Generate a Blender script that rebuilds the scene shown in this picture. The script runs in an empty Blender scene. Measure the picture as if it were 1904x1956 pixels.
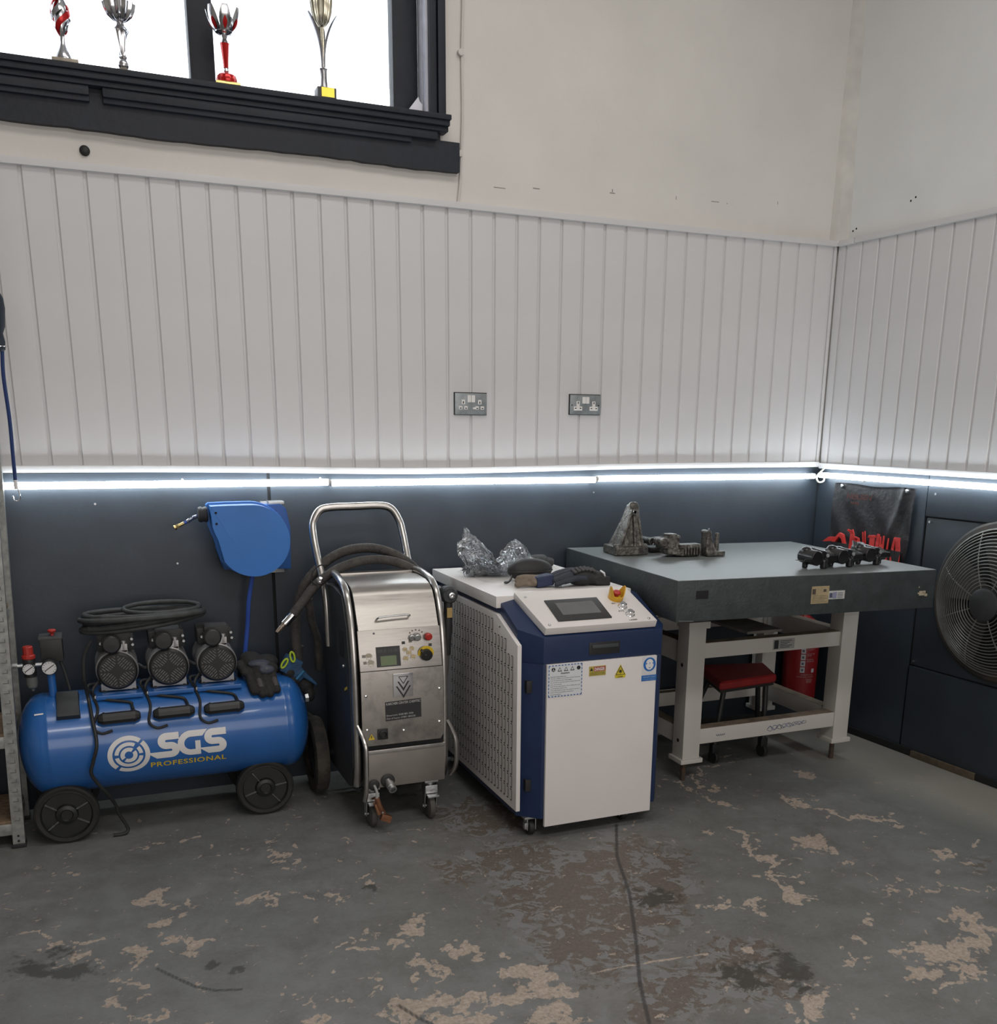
import bpy, bmesh, math, random
import numpy as np
from mathutils import Vector, Matrix
random.seed(7)
rng = np.random.default_rng(7)
scene = bpy.context.scene
COL = scene.collection
# ------------------------------------------------------------------ camera
W_PX, H_PX, F_PX, CX, CY = 1904.0, 1956.0, 1873.21, 995.75, 1300.87
cam_d = bpy.data.cameras.new('camera')
cam = bpy.data.objects.new('camera', cam_d); COL.objects.link(cam)
cam_d.sensor_fit = 'HORIZONTAL'; cam_d.sensor_width = 36.0
cam_d.lens = F_PX / W_PX * 36.0
cam_d.shift_x = (W_PX / 2 - CX) / W_PX
cam_d.shift_y = (CY - H_PX / 2) / W_PX
cam_d.clip_start = 0.05
yaw, pitch, roll = 0.406523, 0.255983, 0.01175
fwd = Vector((math.sin(yaw) * math.cos(pitch), math.cos(yaw) * math.cos(pitch), -math.sin(pitch)))
rgt = Vector((math.cos(yaw), -math.sin(yaw), 0)); upv = rgt.cross(fwd)
r2 = math.cos(roll) * rgt + math.sin(roll) * upv
u2 = -math.sin(roll) * rgt + math.cos(roll) * upv
cam.matrix_world = Matrix(((r2.x, u2.x, -fwd.x, -3.28621), (r2.y, u2.y, -fwd.y, -3.96243), (r2.z, u2.z, -fwd.z, 1.45033), (0, 0, 0, 1)))
scene.camera = cam
# ------------------------------------------------------------------ world, lights, exposure
world = bpy.data.worlds.new('overcast_sky'); scene.world = world; world.use_nodes = True
bg = world.node_tree.nodes['Background']; bg.inputs[0].default_value = (0.86, 0.92, 1.0, 1); bg.inputs[1].default_value = 3.2
def area(name, loc, rot, sx, sy, power, col):
    d = bpy.data.lights.new(name, 'AREA'); d.shape = 'RECTANGLE'; d.size = sx; d.size_y = sy; d.energy = power; d.color = col
    o = bpy.data.objects.new(name, d); COL.objects.link(o); o.location = loc; o.rotation_euler = rot
    return o
area('ceiling_batten_light', (-2.2, -1.5, 3.84), (0, 0, 0), 2.6, 0.6, 23, (1.0, 0.965, 0.92))
area('ceiling_batten_light', (-2.2, -4.0, 3.84), (0, 0, 0), 2.6, 0.6, 59, (1.0, 0.965, 0.92))
area('roller_door_daylight', (-2.2, -7.2, 1.9), (math.radians(78), 0, 0), 5.0, 2.6, 91, (1.0, 0.955, 0.925))  # unseen soft area light added behind the viewer; the front wall is solid
vs = scene.view_settings
vs.view_transform = 'Standard'; vs.look = 'None'; vs.gamma = 1.0; vs.exposure = 0.0; vs.use_curve_mapping = False
# ------------------------------------------------------------------ materials
MATS = {}
def mat(name, col, rough=0.5, metal=0.0, var=0.06, vscale=18.0, bump=0.0, bscale=120.0, spec=0.5, emit=None, emit_s=0.0, alpha=1.0, trans=0.0, coat=0.0, rvar=0.0, aniso=None):
    if name in MATS: return MATS[name]
    m = bpy.data.materials.new(name); m.use_nodes = True; MATS[name] = m
    nt = m.node_tree; b = nt.nodes['Principled BSDF']
    b.inputs['Roughness'].default_value = rough; b.inputs['Metallic'].default_value = metal
    b.inputs['Specular IOR Level'].default_value = spec
    b.inputs['Base Color'].default_value = (*col, 1)
    b.inputs['Coat Weight'].default_value = coat
    if alpha < 1: b.inputs['Alpha'].default_value = alpha
    if trans: b.inputs['Transmission Weight'].default_value = trans
    if emit: b.inputs['Emission Color'].default_value = (*emit, 1); b.inputs['Emission Strength'].default_value = emit_s
    tc = nt.nodes.new('ShaderNodeTexCoord')
    if var > 0 or rvar > 0:
        n = nt.nodes.new('ShaderNodeTexNoise'); n.inputs['Scale'].default_value = vscale; n.inputs['Detail'].default_value = 5
        if aniso:
            mp = nt.nodes.new('ShaderNodeMapping'); mp.inputs['Scale'].default_value = aniso
            nt.links.new(tc.outputs['Object'], mp.inputs[0]); nt.links.new(mp.outputs[0], n.inputs['Vector'])
        else: nt.links.new(tc.outputs['Object'], n.inputs['Vector'])
    if var > 0:
        r = nt.nodes.new('ShaderNodeValToRGB')
        r.color_ramp.elements[0].position = 0.3; r.color_ramp.elements[1].position = 0.72
        lo = [max(0, c * (1 - var * 1.6)) for c in col]; hi = [min(1, c * (1 + var * 1.2)) for c in col]
        r.color_ramp.elements[0].color = (*lo, 1); r.color_ramp.elements[1].color = (*hi, 1)
        nt.links.new(n.outputs['Fac'], r.inputs[0]); nt.links.new(r.outputs[0], b.inputs['Base Color'])
    if rvar > 0:
        mr = nt.nodes.new('ShaderNodeMapRange'); mr.inputs[3].default_value = max(0.02, rough - rvar); mr.inputs[4].default_value = min(1, rough + rvar)
        nt.links.new(n.outputs['Fac'], mr.inputs[0]); nt.links.new(mr.outputs[0], b.inputs['Roughness'])
    if bump > 0:
        n2 = nt.nodes.new('ShaderNodeTexNoise'); n2.inputs['Scale'].default_value = bscale; n2.inputs['Detail'].default_value = 4
        bp = nt.nodes.new('ShaderNodeBump'); bp.inputs['Strength'].default_value = bump; bp.inputs['Distance'].default_value = 0.01
        nt.links.new(tc.outputs['Object'], n2.inputs['Vector']); nt.links.new(n2.outputs['Fac'], bp.inputs['Height']); nt.links.new(bp.outputs[0], b.inputs['Normal'])
    return m
def wear_mat(name, base, wear, thr=0.62, scale=14.0, rough=0.5, metal=0.0, soft=0.03, bump=0.0, spec=0.5):
    if name in MATS: return MATS[name]
    m = mat(name, base, rough, metal, var=0, bump=bump, spec=spec); nt = m.node_tree; b = nt.nodes['Principled BSDF']
    tc = nt.nodes.new('ShaderNodeTexCoord'); n = nt.nodes.new('ShaderNodeTexNoise'); n.inputs['Scale'].default_value = scale; n.inputs['Detail'].default_value = 8; n.inputs['Roughness'].default_value = 0.65
    r = nt.nodes.new('ShaderNodeValToRGB'); r.color_ramp.elements[0].position = thr - soft; r.color_ramp.elements[1].position = thr + soft
    r.color_ramp.elements[0].color = (*base, 1); r.color_ramp.elements[1].color = (*wear, 1)
    nt.links.new(tc.outputs['Object'], n.inputs['Vector']); nt.links.new(n.outputs['Fac'], r.inputs[0]); nt.links.new(r.outputs[0], b.inputs['Base Color'])
    return m
# ------------------------------------------------------------------ mesh helpers
WO = {}
class MB:
    def __init__(s, T=None): s.v = []; s.f = []; s.T = T; s.mi = []; s.cur = 0
    def add(s, vs, fs):
        o = len(s.v)
        for p in vs:
            p = Vector(p); s.v.append(s.T @ p if s.T is not None else p)
        for f in fs: s.f.append([i + o for i in f]); s.mi.append(s.cur)
        return s
    def box(s, x0, x1, y0, y1, z0, z1):
        return s.add([(x0,y0,z0),(x1,y0,z0),(x1,y1,z0),(x0,y1,z0),(x0,y0,z1),(x1,y0,z1),(x1,y1,z1),(x0,y1,z1)],
                     [(0,3,2,1),(4,5,6,7),(0,1,5,4),(1,2,6,5),(2,3,7,6),(3,0,4,7)])
    def obox(s, c, ax, ay, az):
        c, ax, ay, az = map(Vector, (c, ax, ay, az))
        q = [c + i*ax + j*ay + k*az for k in (-1,1) for (i,j) in ((-1,-1),(1,-1),(1,1),(-1,1))]
        return s.add(q, [(0,3,2,1),(4,5,6,7),(0,1,5,4),(1,2,6,5),(2,3,7,6),(3,0,4,7)])
    def cyl(s, p0, p1, r0, r1=None, n=20, caps=True):
        p0, p1 = Vector(p0), Vector(p1); r1 = r0 if r1 is None else r1
        d = (p1 - p0).normalized(); a = d.orthogonal().normalized(); b = d.cross(a)
        vs = []
        for p, r in ((p0, r0), (p1, r1)):
            for i in range(n):
                t = 2*math.pi*i/n; vs.append(p + r*(math.cos(t)*a + math.sin(t)*b))
        fs = [(i, (i+1) % n, n + (i+1) % n, n + i) for i in range(n)]
        if caps: fs += [tuple(range(n-1, -1, -1)), tuple(range(n, 2*n))]
        return s.add(vs, fs)
    def tube(s, pts, r, n=8, closed=False, caps=True, flat=None):
        pts = [Vector(p) for p in pts]; N = len(pts); rr = r if isinstance(r, (list, tuple)) else [r]*N
        tang = []
        for i in range(N):
            a = pts[i-1] if (i > 0 or closed) else pts[i]; b = pts[(i+1) % N] if (i < N-1 or closed) else pts[i]
            t = (b - a); tang.append(t.normalized() if t.length > 1e-9 else Vector((0,0,1)))
        a = tang[0].orthogonal().normalized(); vs = []
        for i in range(N):
            t = tang[i]; a = (a - t*a.dot(t)); a = a.normalized() if a.length > 1e-6 else t.orthogonal().normalized(); b = t.cross(a)
            for k in range(n):
                th = 2*math.pi*k/n; vs.append(pts[i] + rr[i]*(math.cos(th)*a + math.sin(th)*b))
        fs = []
        for i in range(N if closed else N-1):
            j = (i+1) % N
            for k in range(n): fs.append((i*n+k, i*n+(k+1) % n, j*n+(k+1) % n, j*n+k))
        if caps and not closed: fs += [tuple(range(n-1, -1, -1)), tuple(range((N-1)*n, N*n))]
        return s.add(vs, fs)
    def prism(s, poly, vec):
        poly = [Vector(p) for p in poly]; vec = Vector(vec); n = len(poly)
        return s.add(poly + [p + vec for p in poly], [tuple(range(n-1, -1, -1)), tuple(range(n, 2*n))] + [(i, (i+1) % n, n+(i+1) % n, n+i) for i in range(n)])
    def lathe(s, prof, o, axis=(0,0,1), n=24, fl=None, caps=True):
        o = Vector(o); d = Vector(axis).normalized(); a = d.orthogonal().normalized(); b = d.cross(a); vs = []; N = len(prof)
        for k, (r, h) in enumerate(prof):
            for i in range(n):
                t = 2*math.pi*i/n; q = r if fl is None else r*fl(t, k/(N-1))
                vs.append(o + d*h + q*(math.cos(t)*a + math.sin(t)*b))
        fs = [(k*n+i, k*n+(i+1) % n, (k+1)*n+(i+1) % n, (k+1)*n+i) for k in range(N-1) for i in range(n)]
        if caps: fs += [tuple(range(n-1, -1, -1)), tuple(range((N-1)*n, N*n))]
        return s.add(vs, fs)
    def sph(s, c, r, nu=16, nv=10):
        c = Vector(c); r = (r, r, r) if not isinstance(r, (tuple, list)) else r; vs = [c + Vector((0,0,-r[2]))]
        for j in range(1, nv):
            ph = -math.pi/2 + math.pi*j/nv
            for i in range(nu):
                t = 2*math.pi*i/nu; vs.append(c + Vector((r[0]*math.cos(ph)*math.cos(t), r[1]*math.cos(ph)*math.sin(t), r[2]*math.sin(ph))))
        vs.append(c + Vector((0,0,r[2]))); L = len(vs)-1; fs = []
        for i in range(nu): fs.append((0, 1+(i+1) % nu, 1+i))
        for j in range(nv-2):
            for i in range(nu): fs.append((1+j*nu+i, 1+j*nu+(i+1) % nu, 1+(j+1)*nu+(i+1) % nu, 1+(j+1)*nu+i))
        for i in range(nu): fs.append((L, 1+(nv-2)*nu+i, 1+(nv-2)*nu+(i+1) % nu))
        return s.add(vs, fs)
    def grid(s, fn, nu, nv):
        vs = [fn(i/nu, j/nv) for j in range(nv+1) for i in range(nu+1)]
        return s.add(vs, [(j*(nu+1)+i, j*(nu+1)+i+1, (j+1)*(nu+1)+i+1, (j+1)*(nu+1)+i) for j in range(nv) for i in range(nu)])
    def mesh(s, name, org=(0,0,0), bevel=0, seg=2, smooth=True, ang=32, fix=True):
        me = bpy.data.meshes.new(name); org = Vector(org)
        me.from_pydata([tuple(p - org) for p in s.v], [], s.f)
        if any(s.mi): me.polygons.foreach_set('material_index', s.mi)
        if bevel > 0 or fix:
            bm = bmesh.new(); bm.from_mesh(me)
            if fix: bmesh.ops.recalc_face_normals(bm, faces=bm.faces)
            if bevel > 0:
                es = [e for e in bm.edges if len(e.link_faces) == 2 and e.calc_face_angle(0) > math.radians(28)]
                bmesh.ops.bevel(bm, geom=es, offset=bevel, segments=seg, affect='EDGES', profile=0.7, clamp_overlap=True)
            bm.to_mesh(me); bm.free()
        if smooth:
            me.polygons.foreach_set('use_smooth', [True]*len(me.polygons)); me.set_sharp_from_angle(angle=math.radians(ang))
        me.update(); return me
    def build(s, name, m, parent=None, bevel=0, seg=2, smooth=True, ang=32, fix=True, org=None):
        po = WO[parent.name] if parent else Vector((0,0,0))
        me = s.mesh(name, org if org is not None else po, bevel, seg, smooth, ang, fix)
        return link(name, me, m, parent, org)
def link(name, me, m, parent=None, org=None):
    o = bpy.data.objects.new(name, me); COL.objects.link(o)
    for mm in (m if isinstance(m, (list, tuple)) else [m]): me.materials.append(mm)
    po = WO[parent.name] if parent else Vector((0,0,0))
    wo = Vector(org) if org is not None else po
    if parent: o.parent = parent
    o.location = wo - po; WO[o.name] = wo
    return o
def copy_part(src, parent, wloc, name=None):
    o = src.copy(); COL.objects.link(o); o.parent = parent; po = WO[parent.name] if parent else Vector((0,0,0))
    o.location = Vector(wloc) - po; WO[o.name] = Vector(wloc); return o
def thing(name, label, cat, loc, group=None):
    o = bpy.data.objects.new(name, None); COL.objects.link(o); o.location = loc; o.empty_display_size = 0.05
    WO[o.name] = Vector(loc); return tag(o, label, cat, group)
def tag(o, label, cat, group=None):
    o['label'] = label; o['category'] = cat
    if group: o['group'] = group
    return o
def struct(o, label=None):
    o['kind'] = 'structure'
    if label: o['label'] = label
    return o
def spl(pts, n=8, closed=False):
    P = [Vector(p) for p in pts]; out = []; N = len(P)
    rngi = range(N if closed else N-1)
    for i in rngi:
        p0 = P[i-1] if (i > 0 or closed) else P[0]*2 - P[1]; p1 = P[i]; p2 = P[(i+1) % N]; p3 = P[(i+2) % N] if (i+2 < N or closed) else P[-1]*2 - P[-2]
        for k in range(n):
            t = k/n; out.append(0.5*((2*p1) + (p2-p0)*t + (2*p0-5*p1+4*p2-p3)*t*t + (3*p1-p0-3*p2+p3)*t**3))
    if not closed: out.append(P[-1])
    return out
def remeshed(mb, voxel, it=2, name='tmp'):
    me = mb.mesh(name, smooth=False); o = bpy.data.objects.new(name, me); COL.objects.link(o)
    r = o.modifiers.new('r', 'REMESH'); r.mode = 'VOXEL'; r.voxel_size = voxel
    if it:
        sm = o.modifiers.new('s', 'SMOOTH'); sm.factor = 0.5; sm.iterations = it
    dg = bpy.context.evaluated_depsgraph_get(); dg.update(); ev = o.evaluated_get(dg)
    out = bpy.data.meshes.new_from_object(ev); bpy.data.objects.remove(o)
    out.polygons.foreach_set('use_smooth', [True]*len(out.polygons)); return out
def put_mesh(name, me, m, parent):
    po = WO[parent.name] if parent else Vector((0,0,0))
    me.transform(Matrix.Translation(-po)); me.materials.clear(); me.name = name
    return link(name, me, m, parent)
_tc = {}
def text2d(txt, bold=0.0, shear=0.0, space=1.0):
    k = (txt, bold, shear, space)
    if k not in _tc:
        cu = bpy.data.curves.new('txt', 'FONT'); cu.body = txt; cu.size = 1; cu.offset = bold; cu.shear = shear; cu.space_character = space; cu.resolution_u = 3; cu.fill_mode = 'FRONT'
        o = bpy.data.objects.new('txt', cu); COL.objects.link(o); dg = bpy.context.evaluated_depsgraph_get(); dg.update()
        me = bpy.data.meshes.new_from_object(o.evaluated_get(dg))
        V = np.array([v.co[:2] for v in me.vertices]); F = [tuple(p.vertices) for p in me.polygons]
        bpy.data.objects.remove(o); bpy.data.meshes.remove(me); bpy.data.curves.remove(cu)
        V = (V - V.min(0)) / np.maximum(V.max(0) - V.min(0), 1e-6); _tc[k] = (V, F)
    return _tc[k]
def text_on(mb, txt, o, ux, uy, bold=0.0, **kw):
    """flat print: o = lower-left corner, ux = full-width vector, uy = full-height vector"""
    V, F = text2d(txt, bold, **kw); o, ux, uy = Vector(o), Vector(ux), Vector(uy)
    return mb.add([o + ux*float(a) + uy*float(b) for a, b in V], F)
def rot_m(axis, ang, c): return Matrix.Translation(c) @ Matrix.Rotation(ang, 4, axis) @ Matrix.Translation(-Vector(c))
PEEL = [[-3.233,-0.936,0.051,-0.02,0.002,0.038],[-3.125,-1.005,0.027,-0.011,0.003,0.029],[-3.197,-1.021,0.015,-0.006,0.002,0.022],[-3.155,-1.091,0.022,-0.009,0.002,0.02],[-3.223,-1.133,0.025,-0.01,0.002,0.04],[-3.207,-1.215,0.021,-0.009,0.002,0.032],[-3.136,-1.257,0.053,-0.021,0.003,0.031],[-3.138,-1.328,0.027,-0.011,0.003,0.03],[-3.274,-1.279,0.032,-0.013,0.001,0.03],[-3.3,-1.334,0.014,-0.005,0.002,0.041],[-3.347,-1.408,0.02,-0.008,0.001,0.03],[-3.305,-1.471,0.023,-0.009,0.001,0.021],[-3.358,-1.486,0.013,-0.005,0.001,0.023],[-3.264,-1.592,0.022,-0.009,0.002,0.044],[-3.278,-1.618,0.034,-0.014,0.001,0.019],[-3.566,-1.038,0.051,-0.02,-0.001,0.02],[-3.498,-1.152,0.019,-0.007,-0.001,0.029],[-3.547,-1.162,0.021,-0.009,-0.001,0.015],[-3.434,-1.136,0.025,-0.01,0.0,0.016],[-3.441,-0.652,0.024,-0.01,0.0,0.021],[-3.481,-0.532,0.023,-0.009,0.0,0.018],[-3.106,-0.493,0.028,-0.011,0.002,0.024],[-3.22,-0.506,0.021,-0.008,0.001,0.014],[-2.948,-1.061,0.045,-0.018,0.003,0.021],[-2.882,-1.084,0.015,-0.006,0.002,0.014],[-2.766,-0.848,0.02,-0.008,0.007,0.038],[-2.807,-0.906,0.026,-0.01,0.003,0.016],[-2.734,-0.704,0.014,-0.005,0.006,0.027],[-2.81,-0.754,0.019,-0.007,0.004,0.022],[-2.922,-1.696,0.025,-0.01,0.004,0.023],[-2.913,-1.767,0.017,-0.007,0.003,0.018],[-2.929,-1.642,0.01,-0.004,0.002,0.015],[-2.877,-1.764,0.013,-0.006,0.004,0.018],[-2.72,-1.141,0.049,-0.02,0.005,0.021],[-2.542,-1.431,0.023,-0.009,0.016,0.055],[-2.522,-1.381,0.019,-0.007,0.008,0.028],[-2.6,-1.482,0.042,-0.017,0.007,0.026],[-2.677,-1.496,0.031,-0.012,0.005,0.017],[-2.682,-1.417,0.019,-0.008,0.006,0.024],[-2.728,-1.431,0.031,-0.012,0.004,0.015],[-2.765,-1.441,0.019,-0.008,0.003,0.011],[-2.566,-1.622,0.035,-0.014,0.013,0.04],[-2.547,-1.676,0.019,-0.008,0.012,0.036],[-2.6,-1.683,0.026,-0.011,0.006,0.02],[-2.557,-1.72,0.009,-0.004,0.007,0.02],[-2.454,-1.616,0.027,-0.011,0.011,0.032],[-2.457,-1.562,0.022,-0.009,0.006,0.016],[-2.401,-1.588,0.017,-0.007,0.008,0.022],[-2.348,-1.684,0.025,-0.009,0.008,0.019],[-2.714,-1.637,0.021,-0.008,0.007,0.026],[-2.7,-1.708,0.015,-0.007,0.005,0.017],[-2.814,-1.694,0.019,-0.007,0.004,0.02],[-2.808,-1.585,0.019,-0.007,0.004,0.016],[-2.88,-1.763,0.014,-0.006,0.005,0.022],[-2.637,-1.82,0.1,-0.04,0.014,0.046],[-2.524,-1.84,0.063,-0.026,0.012,0.034],[-2.414,-1.872,0.076,-0.031,0.019,0.045],[-2.305,-1.794,0.053,-0.022,0.026,0.059],[-2.311,-1.866,0.077,-0.032,0.027,0.06],[-2.709,-1.825,0.051,-0.021,0.009,0.033],[-2.53,-1.918,0.073,-0.03,0.011,0.03],[-2.316,-1.985,0.074,-0.03,0.017,0.038],[-2.585,-1.908,0.073,-0.029,0.01,0.03],[-1.009,-1.355,0.075,-0.029,0.037,0.046],[-0.989,-1.436,0.038,-0.015,0.021,0.026],[-1.222,-1.29,0.045,-0.018,0.008,0.012],[-0.598,-1.373,0.041,-0.017,0.019,0.019],[-1.237,-1.398,0.026,-0.01,0.019,0.025],[-1.335,-1.681,0.057,-0.023,0.036,0.045],[-1.493,-1.671,0.067,-0.027,0.025,0.035],[-1.594,-1.661,0.04,-0.016,0.016,0.024],[-1.028,-1.745,0.024,-0.01,0.02,0.021],[-1.029,-1.788,0.038,-0.016,0.025,0.026],[-0.957,-1.817,0.012,-0.005,0.051,0.052],[-0.891,-1.8,0.08,-0.032,0.011,0.012],[-0.631,-1.611,0.028,-0.011,0.031,0.03],[-0.651,-1.7,0.031,-0.012,0.02,0.019],[-0.468,-1.589,0.027,-0.011,0.019,0.017],[-0.707,-1.633,0.024,-0.009,0.017,0.017],[-0.796,-1.73,0.02,-0.008,0.016,0.015],[-0.944,-1.977,0.049,-0.019,0.033,0.031],[-0.918,-2.012,0.024,-0.009,0.038,0.035],[-1.022,-1.984,0.021,-0.009,0.018,0.017],[-0.847,-1.473,0.016,-0.006,0.013,0.014],[-1.027,-1.55,0.022,-0.009,0.012,0.013],[-1.046,-1.676,0.021,-0.009,0.016,0.018],[-0.927,-1.707,0.016,-0.007,0.029,0.031],[-1.344,-1.966,0.021,-0.009,0.019,0.022],[-1.22,-1.876,0.014,-0.006,0.024,0.026],[-1.443,-2.055,0.033,-0.014,0.011,0.013],[-1.672,-2.178,0.046,-0.019,0.036,0.044],[-1.674,-2.234,0.027,-0.011,0.016,0.019],[-1.129,-2.124,0.085,-0.034,0.037,0.036],[-1.212,-2.149,0.069,-0.028,0.049,0.049],[-1.176,-2.217,0.068,-0.027,0.049,0.046],[-1.234,-2.081,0.057,-0.023,0.022,0.022],[-1.316,-2.275,0.016,-0.007,0.049,0.046],[-1.333,-2.179,0.04,-0.017,0.02,0.02],[-0.57,-0.778,0.047,-0.018,0.026,0.032],[-1.3,-1.143,0.025,-0.01,0.013,0.021],[-2.64,-0.862,0.016,-0.007,0.002,0.012],[-2.576,-1.04,0.016,-0.006,0.005,0.019],[-2.578,-1.1,0.01,-0.004,0.004,0.014],[-1.82,-1.613,0.021,-0.009,0.007,0.011],[-1.369,-1.501,0.032,-0.013,0.009,0.013],[-1.243,-1.56,0.066,-0.026,0.008,0.01],[-1.248,-1.453,0.024,-0.01,0.011,0.014],[-1.076,-1.448,0.035,-0.014,0.012,0.014],[-2.927,-0.656,0.013,-0.005,0.003,0.023],[-2.567,-0.936,0.013,-0.005,0.004,0.016],[-2.932,-0.412,0.009,-0.004,0.004,0.03]]
SCRATCH = [(0.0064,[[-0.836,-0.951],[-0.782,-1.105],[-0.737,-1.203],[-0.577,-1.311]]),(0.0048,[[-1.16,-0.63],[-1.126,-0.774],[-1.115,-0.909],[-1.064,-0.982]]),(0.0048,[[-1.205,-1.128],[-1.228,-1.307],[-1.283,-1.47],[-1.32,-1.604]]),(0.0024,[[-2.948,-1.061],[-2.882,-1.08],[-2.766,-1.123],[-2.705,-1.151]]),(0.0024,[[-3.566,-1.031],[-3.499,-1.148],[-3.444,-1.237],[-3.391,-1.303]]),(0.0096,[[-1.057,-2.092],[-0.981,-2.08],[-0.9,-2.072]]),(0.0048,[[-1.765,-2.179],[-1.757,-2.232]]),(0.0016,[[-2.153,-1.841],[-1.979,-1.853],[-1.804,-1.876]]),(0.0032,[[-0.885,-1.794],[-0.774,-1.847],[-0.684,-1.879]]),(0.0024,[[-2.81,-0.605],[-2.832,-0.717],[-2.84,-0.827]]),(0.004,[[-1.026,-0.6],[-1.055,-0.724],[-1.065,-0.817]]),(0.0024,[[-0.679,-0.437],[-0.917,-0.535],[-1.026,-0.6]])]
CRACK = [(0.0037,[[-1.597,-0.957],[-1.729,-1.203],[-1.824,-1.462],[-1.959,-1.744],[-2.059,-1.941],[-2.128,-2.108]]),(0.0023,[[-3.247,-1.376],[-3.21,-1.433],[-3.157,-1.51],[-3.114,-1.546],[-3.05,-1.566]]),(0.0015,[[-2.687,-1.792],[-2.654,-1.867],[-2.628,-1.914]])]
STAIN = [[-1.991,-1.375,0.299,-0.12,0.171,0.352],[-2.039,-1.102,0.219,-0.087,0.07,0.163],[-1.949,-1.615,0.177,-0.071,0.194,0.355],[-1.735,-1.223,0.152,-0.06,0.108,0.199],[-1.688,-1.457,0.112,-0.044,0.198,0.328],[-1.78,-1.969,0.162,-0.066,0.119,0.17],[-1.722,-2.078,0.119,-0.048,0.084,0.11],[-2.268,-1.099,0.115,-0.046,0.035,0.097],[-1.984,-2.025,0.141,-0.058,0.084,0.134],[-2.121,-1.679,0.155,-0.062,0.084,0.171],[-2.021,-0.707,0.223,-0.088,0.079,0.203],[-0.593,-1.723,0.068,-0.027,0.048,0.044],[-2.11,-2.077,0.087,-0.035,0.036,0.062]]
OIL = [[-1.645,-2.024,0.081,-0.033,0.071,0.092],[-1.769,-2.003,0.08,-0.032,0.057,0.081],[-2.6,-1.132,0.035,-0.013,0.008,0.029],[-2.249,-0.122,0.228,-0.089,0.074,0.265],[-1.639,-2.084,0.053,-0.021,0.052,0.066],[-3.509,-1.269,0.118,-0.048,-0.003,0.089],[-3.093,-1.423,0.039,-0.016,0.003,0.033],[-3.352,-1.173,0.008,-0.003,0.0,0.01],[-1.767,-1.523,0.077,-0.032,0.037,0.063],[-1.687,-0.604,0.119,-0.047,0.051,0.107]]
# ------------------------------------------------------------------ shared materials
M_PLASTER = mat('cream_plaster', (0.63, 0.605, 0.57), 0.85, var=0.03, vscale=3, bump=0.12, bscale=35)
M_PLANK = mat('white_cladding', (0.585, 0.572, 0.575), 0.42, var=0.02, vscale=4)
M_DARKWALL = mat('dark_grey_board', (0.025, 0.034, 0.046), 0.48, var=0.12, vscale=5, bump=0.05, bscale=60)
M_WINTRIM = mat('charcoal_gloss_paint', (0.013, 0.016, 0.024), 0.5, var=0.10, vscale=8, bump=0.15, bscale=40, spec=0.3)
M_BLACKGAP = mat('black_gap', (0.006, 0.006, 0.007), 0.8, var=0)
M_CHROME = mat('chrome', (0.75, 0.75, 0.76), 0.14, 1.0, var=0.03)
M_STEEL = mat('zinc_steel', (0.52, 0.53, 0.53), 0.38, 1.0, var=0.12, vscale=40)
M_BLACKPL = mat('black_plastic', (0.018, 0.018, 0.019), 0.42, var=0.1, vscale=30)
M_BLACKRB = mat('black_rubber', (0.016, 0.0165, 0.017), 0.6, var=0.15, vscale=25, bump=0.1)
M_WHITEPL = mat('white_plastic', (0.72, 0.70, 0.68), 0.4, var=0.02)
M_WHITEPR = mat('white_print', (0.72, 0.70, 0.69), 0.5, var=0.02)
M_BLACKPR = mat('black_print', (0.02, 0.02, 0.022), 0.5, var=0)
M_YELLOW = mat('yellow_print', (0.68, 0.47, 0.03), 0.45, var=0.03)
M_RED = mat('red_plastic', (0.42, 0.03, 0.022), 0.4, var=0.06)
M_BLUE = mat('compressor_blue', (0.020, 0.115, 0.37), 0.27, var=0.05, vscale=6, coat=0.3)
M_LED = mat('led_diffuser', (0.9, 0.95, 1.0), 0.4, var=0, emit=(0.86, 0.95, 1.0), emit_s=21.0)
M_BRASS = mat('brass', (0.62, 0.47, 0.22), 0.3, 1.0, var=0.06)
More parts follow.
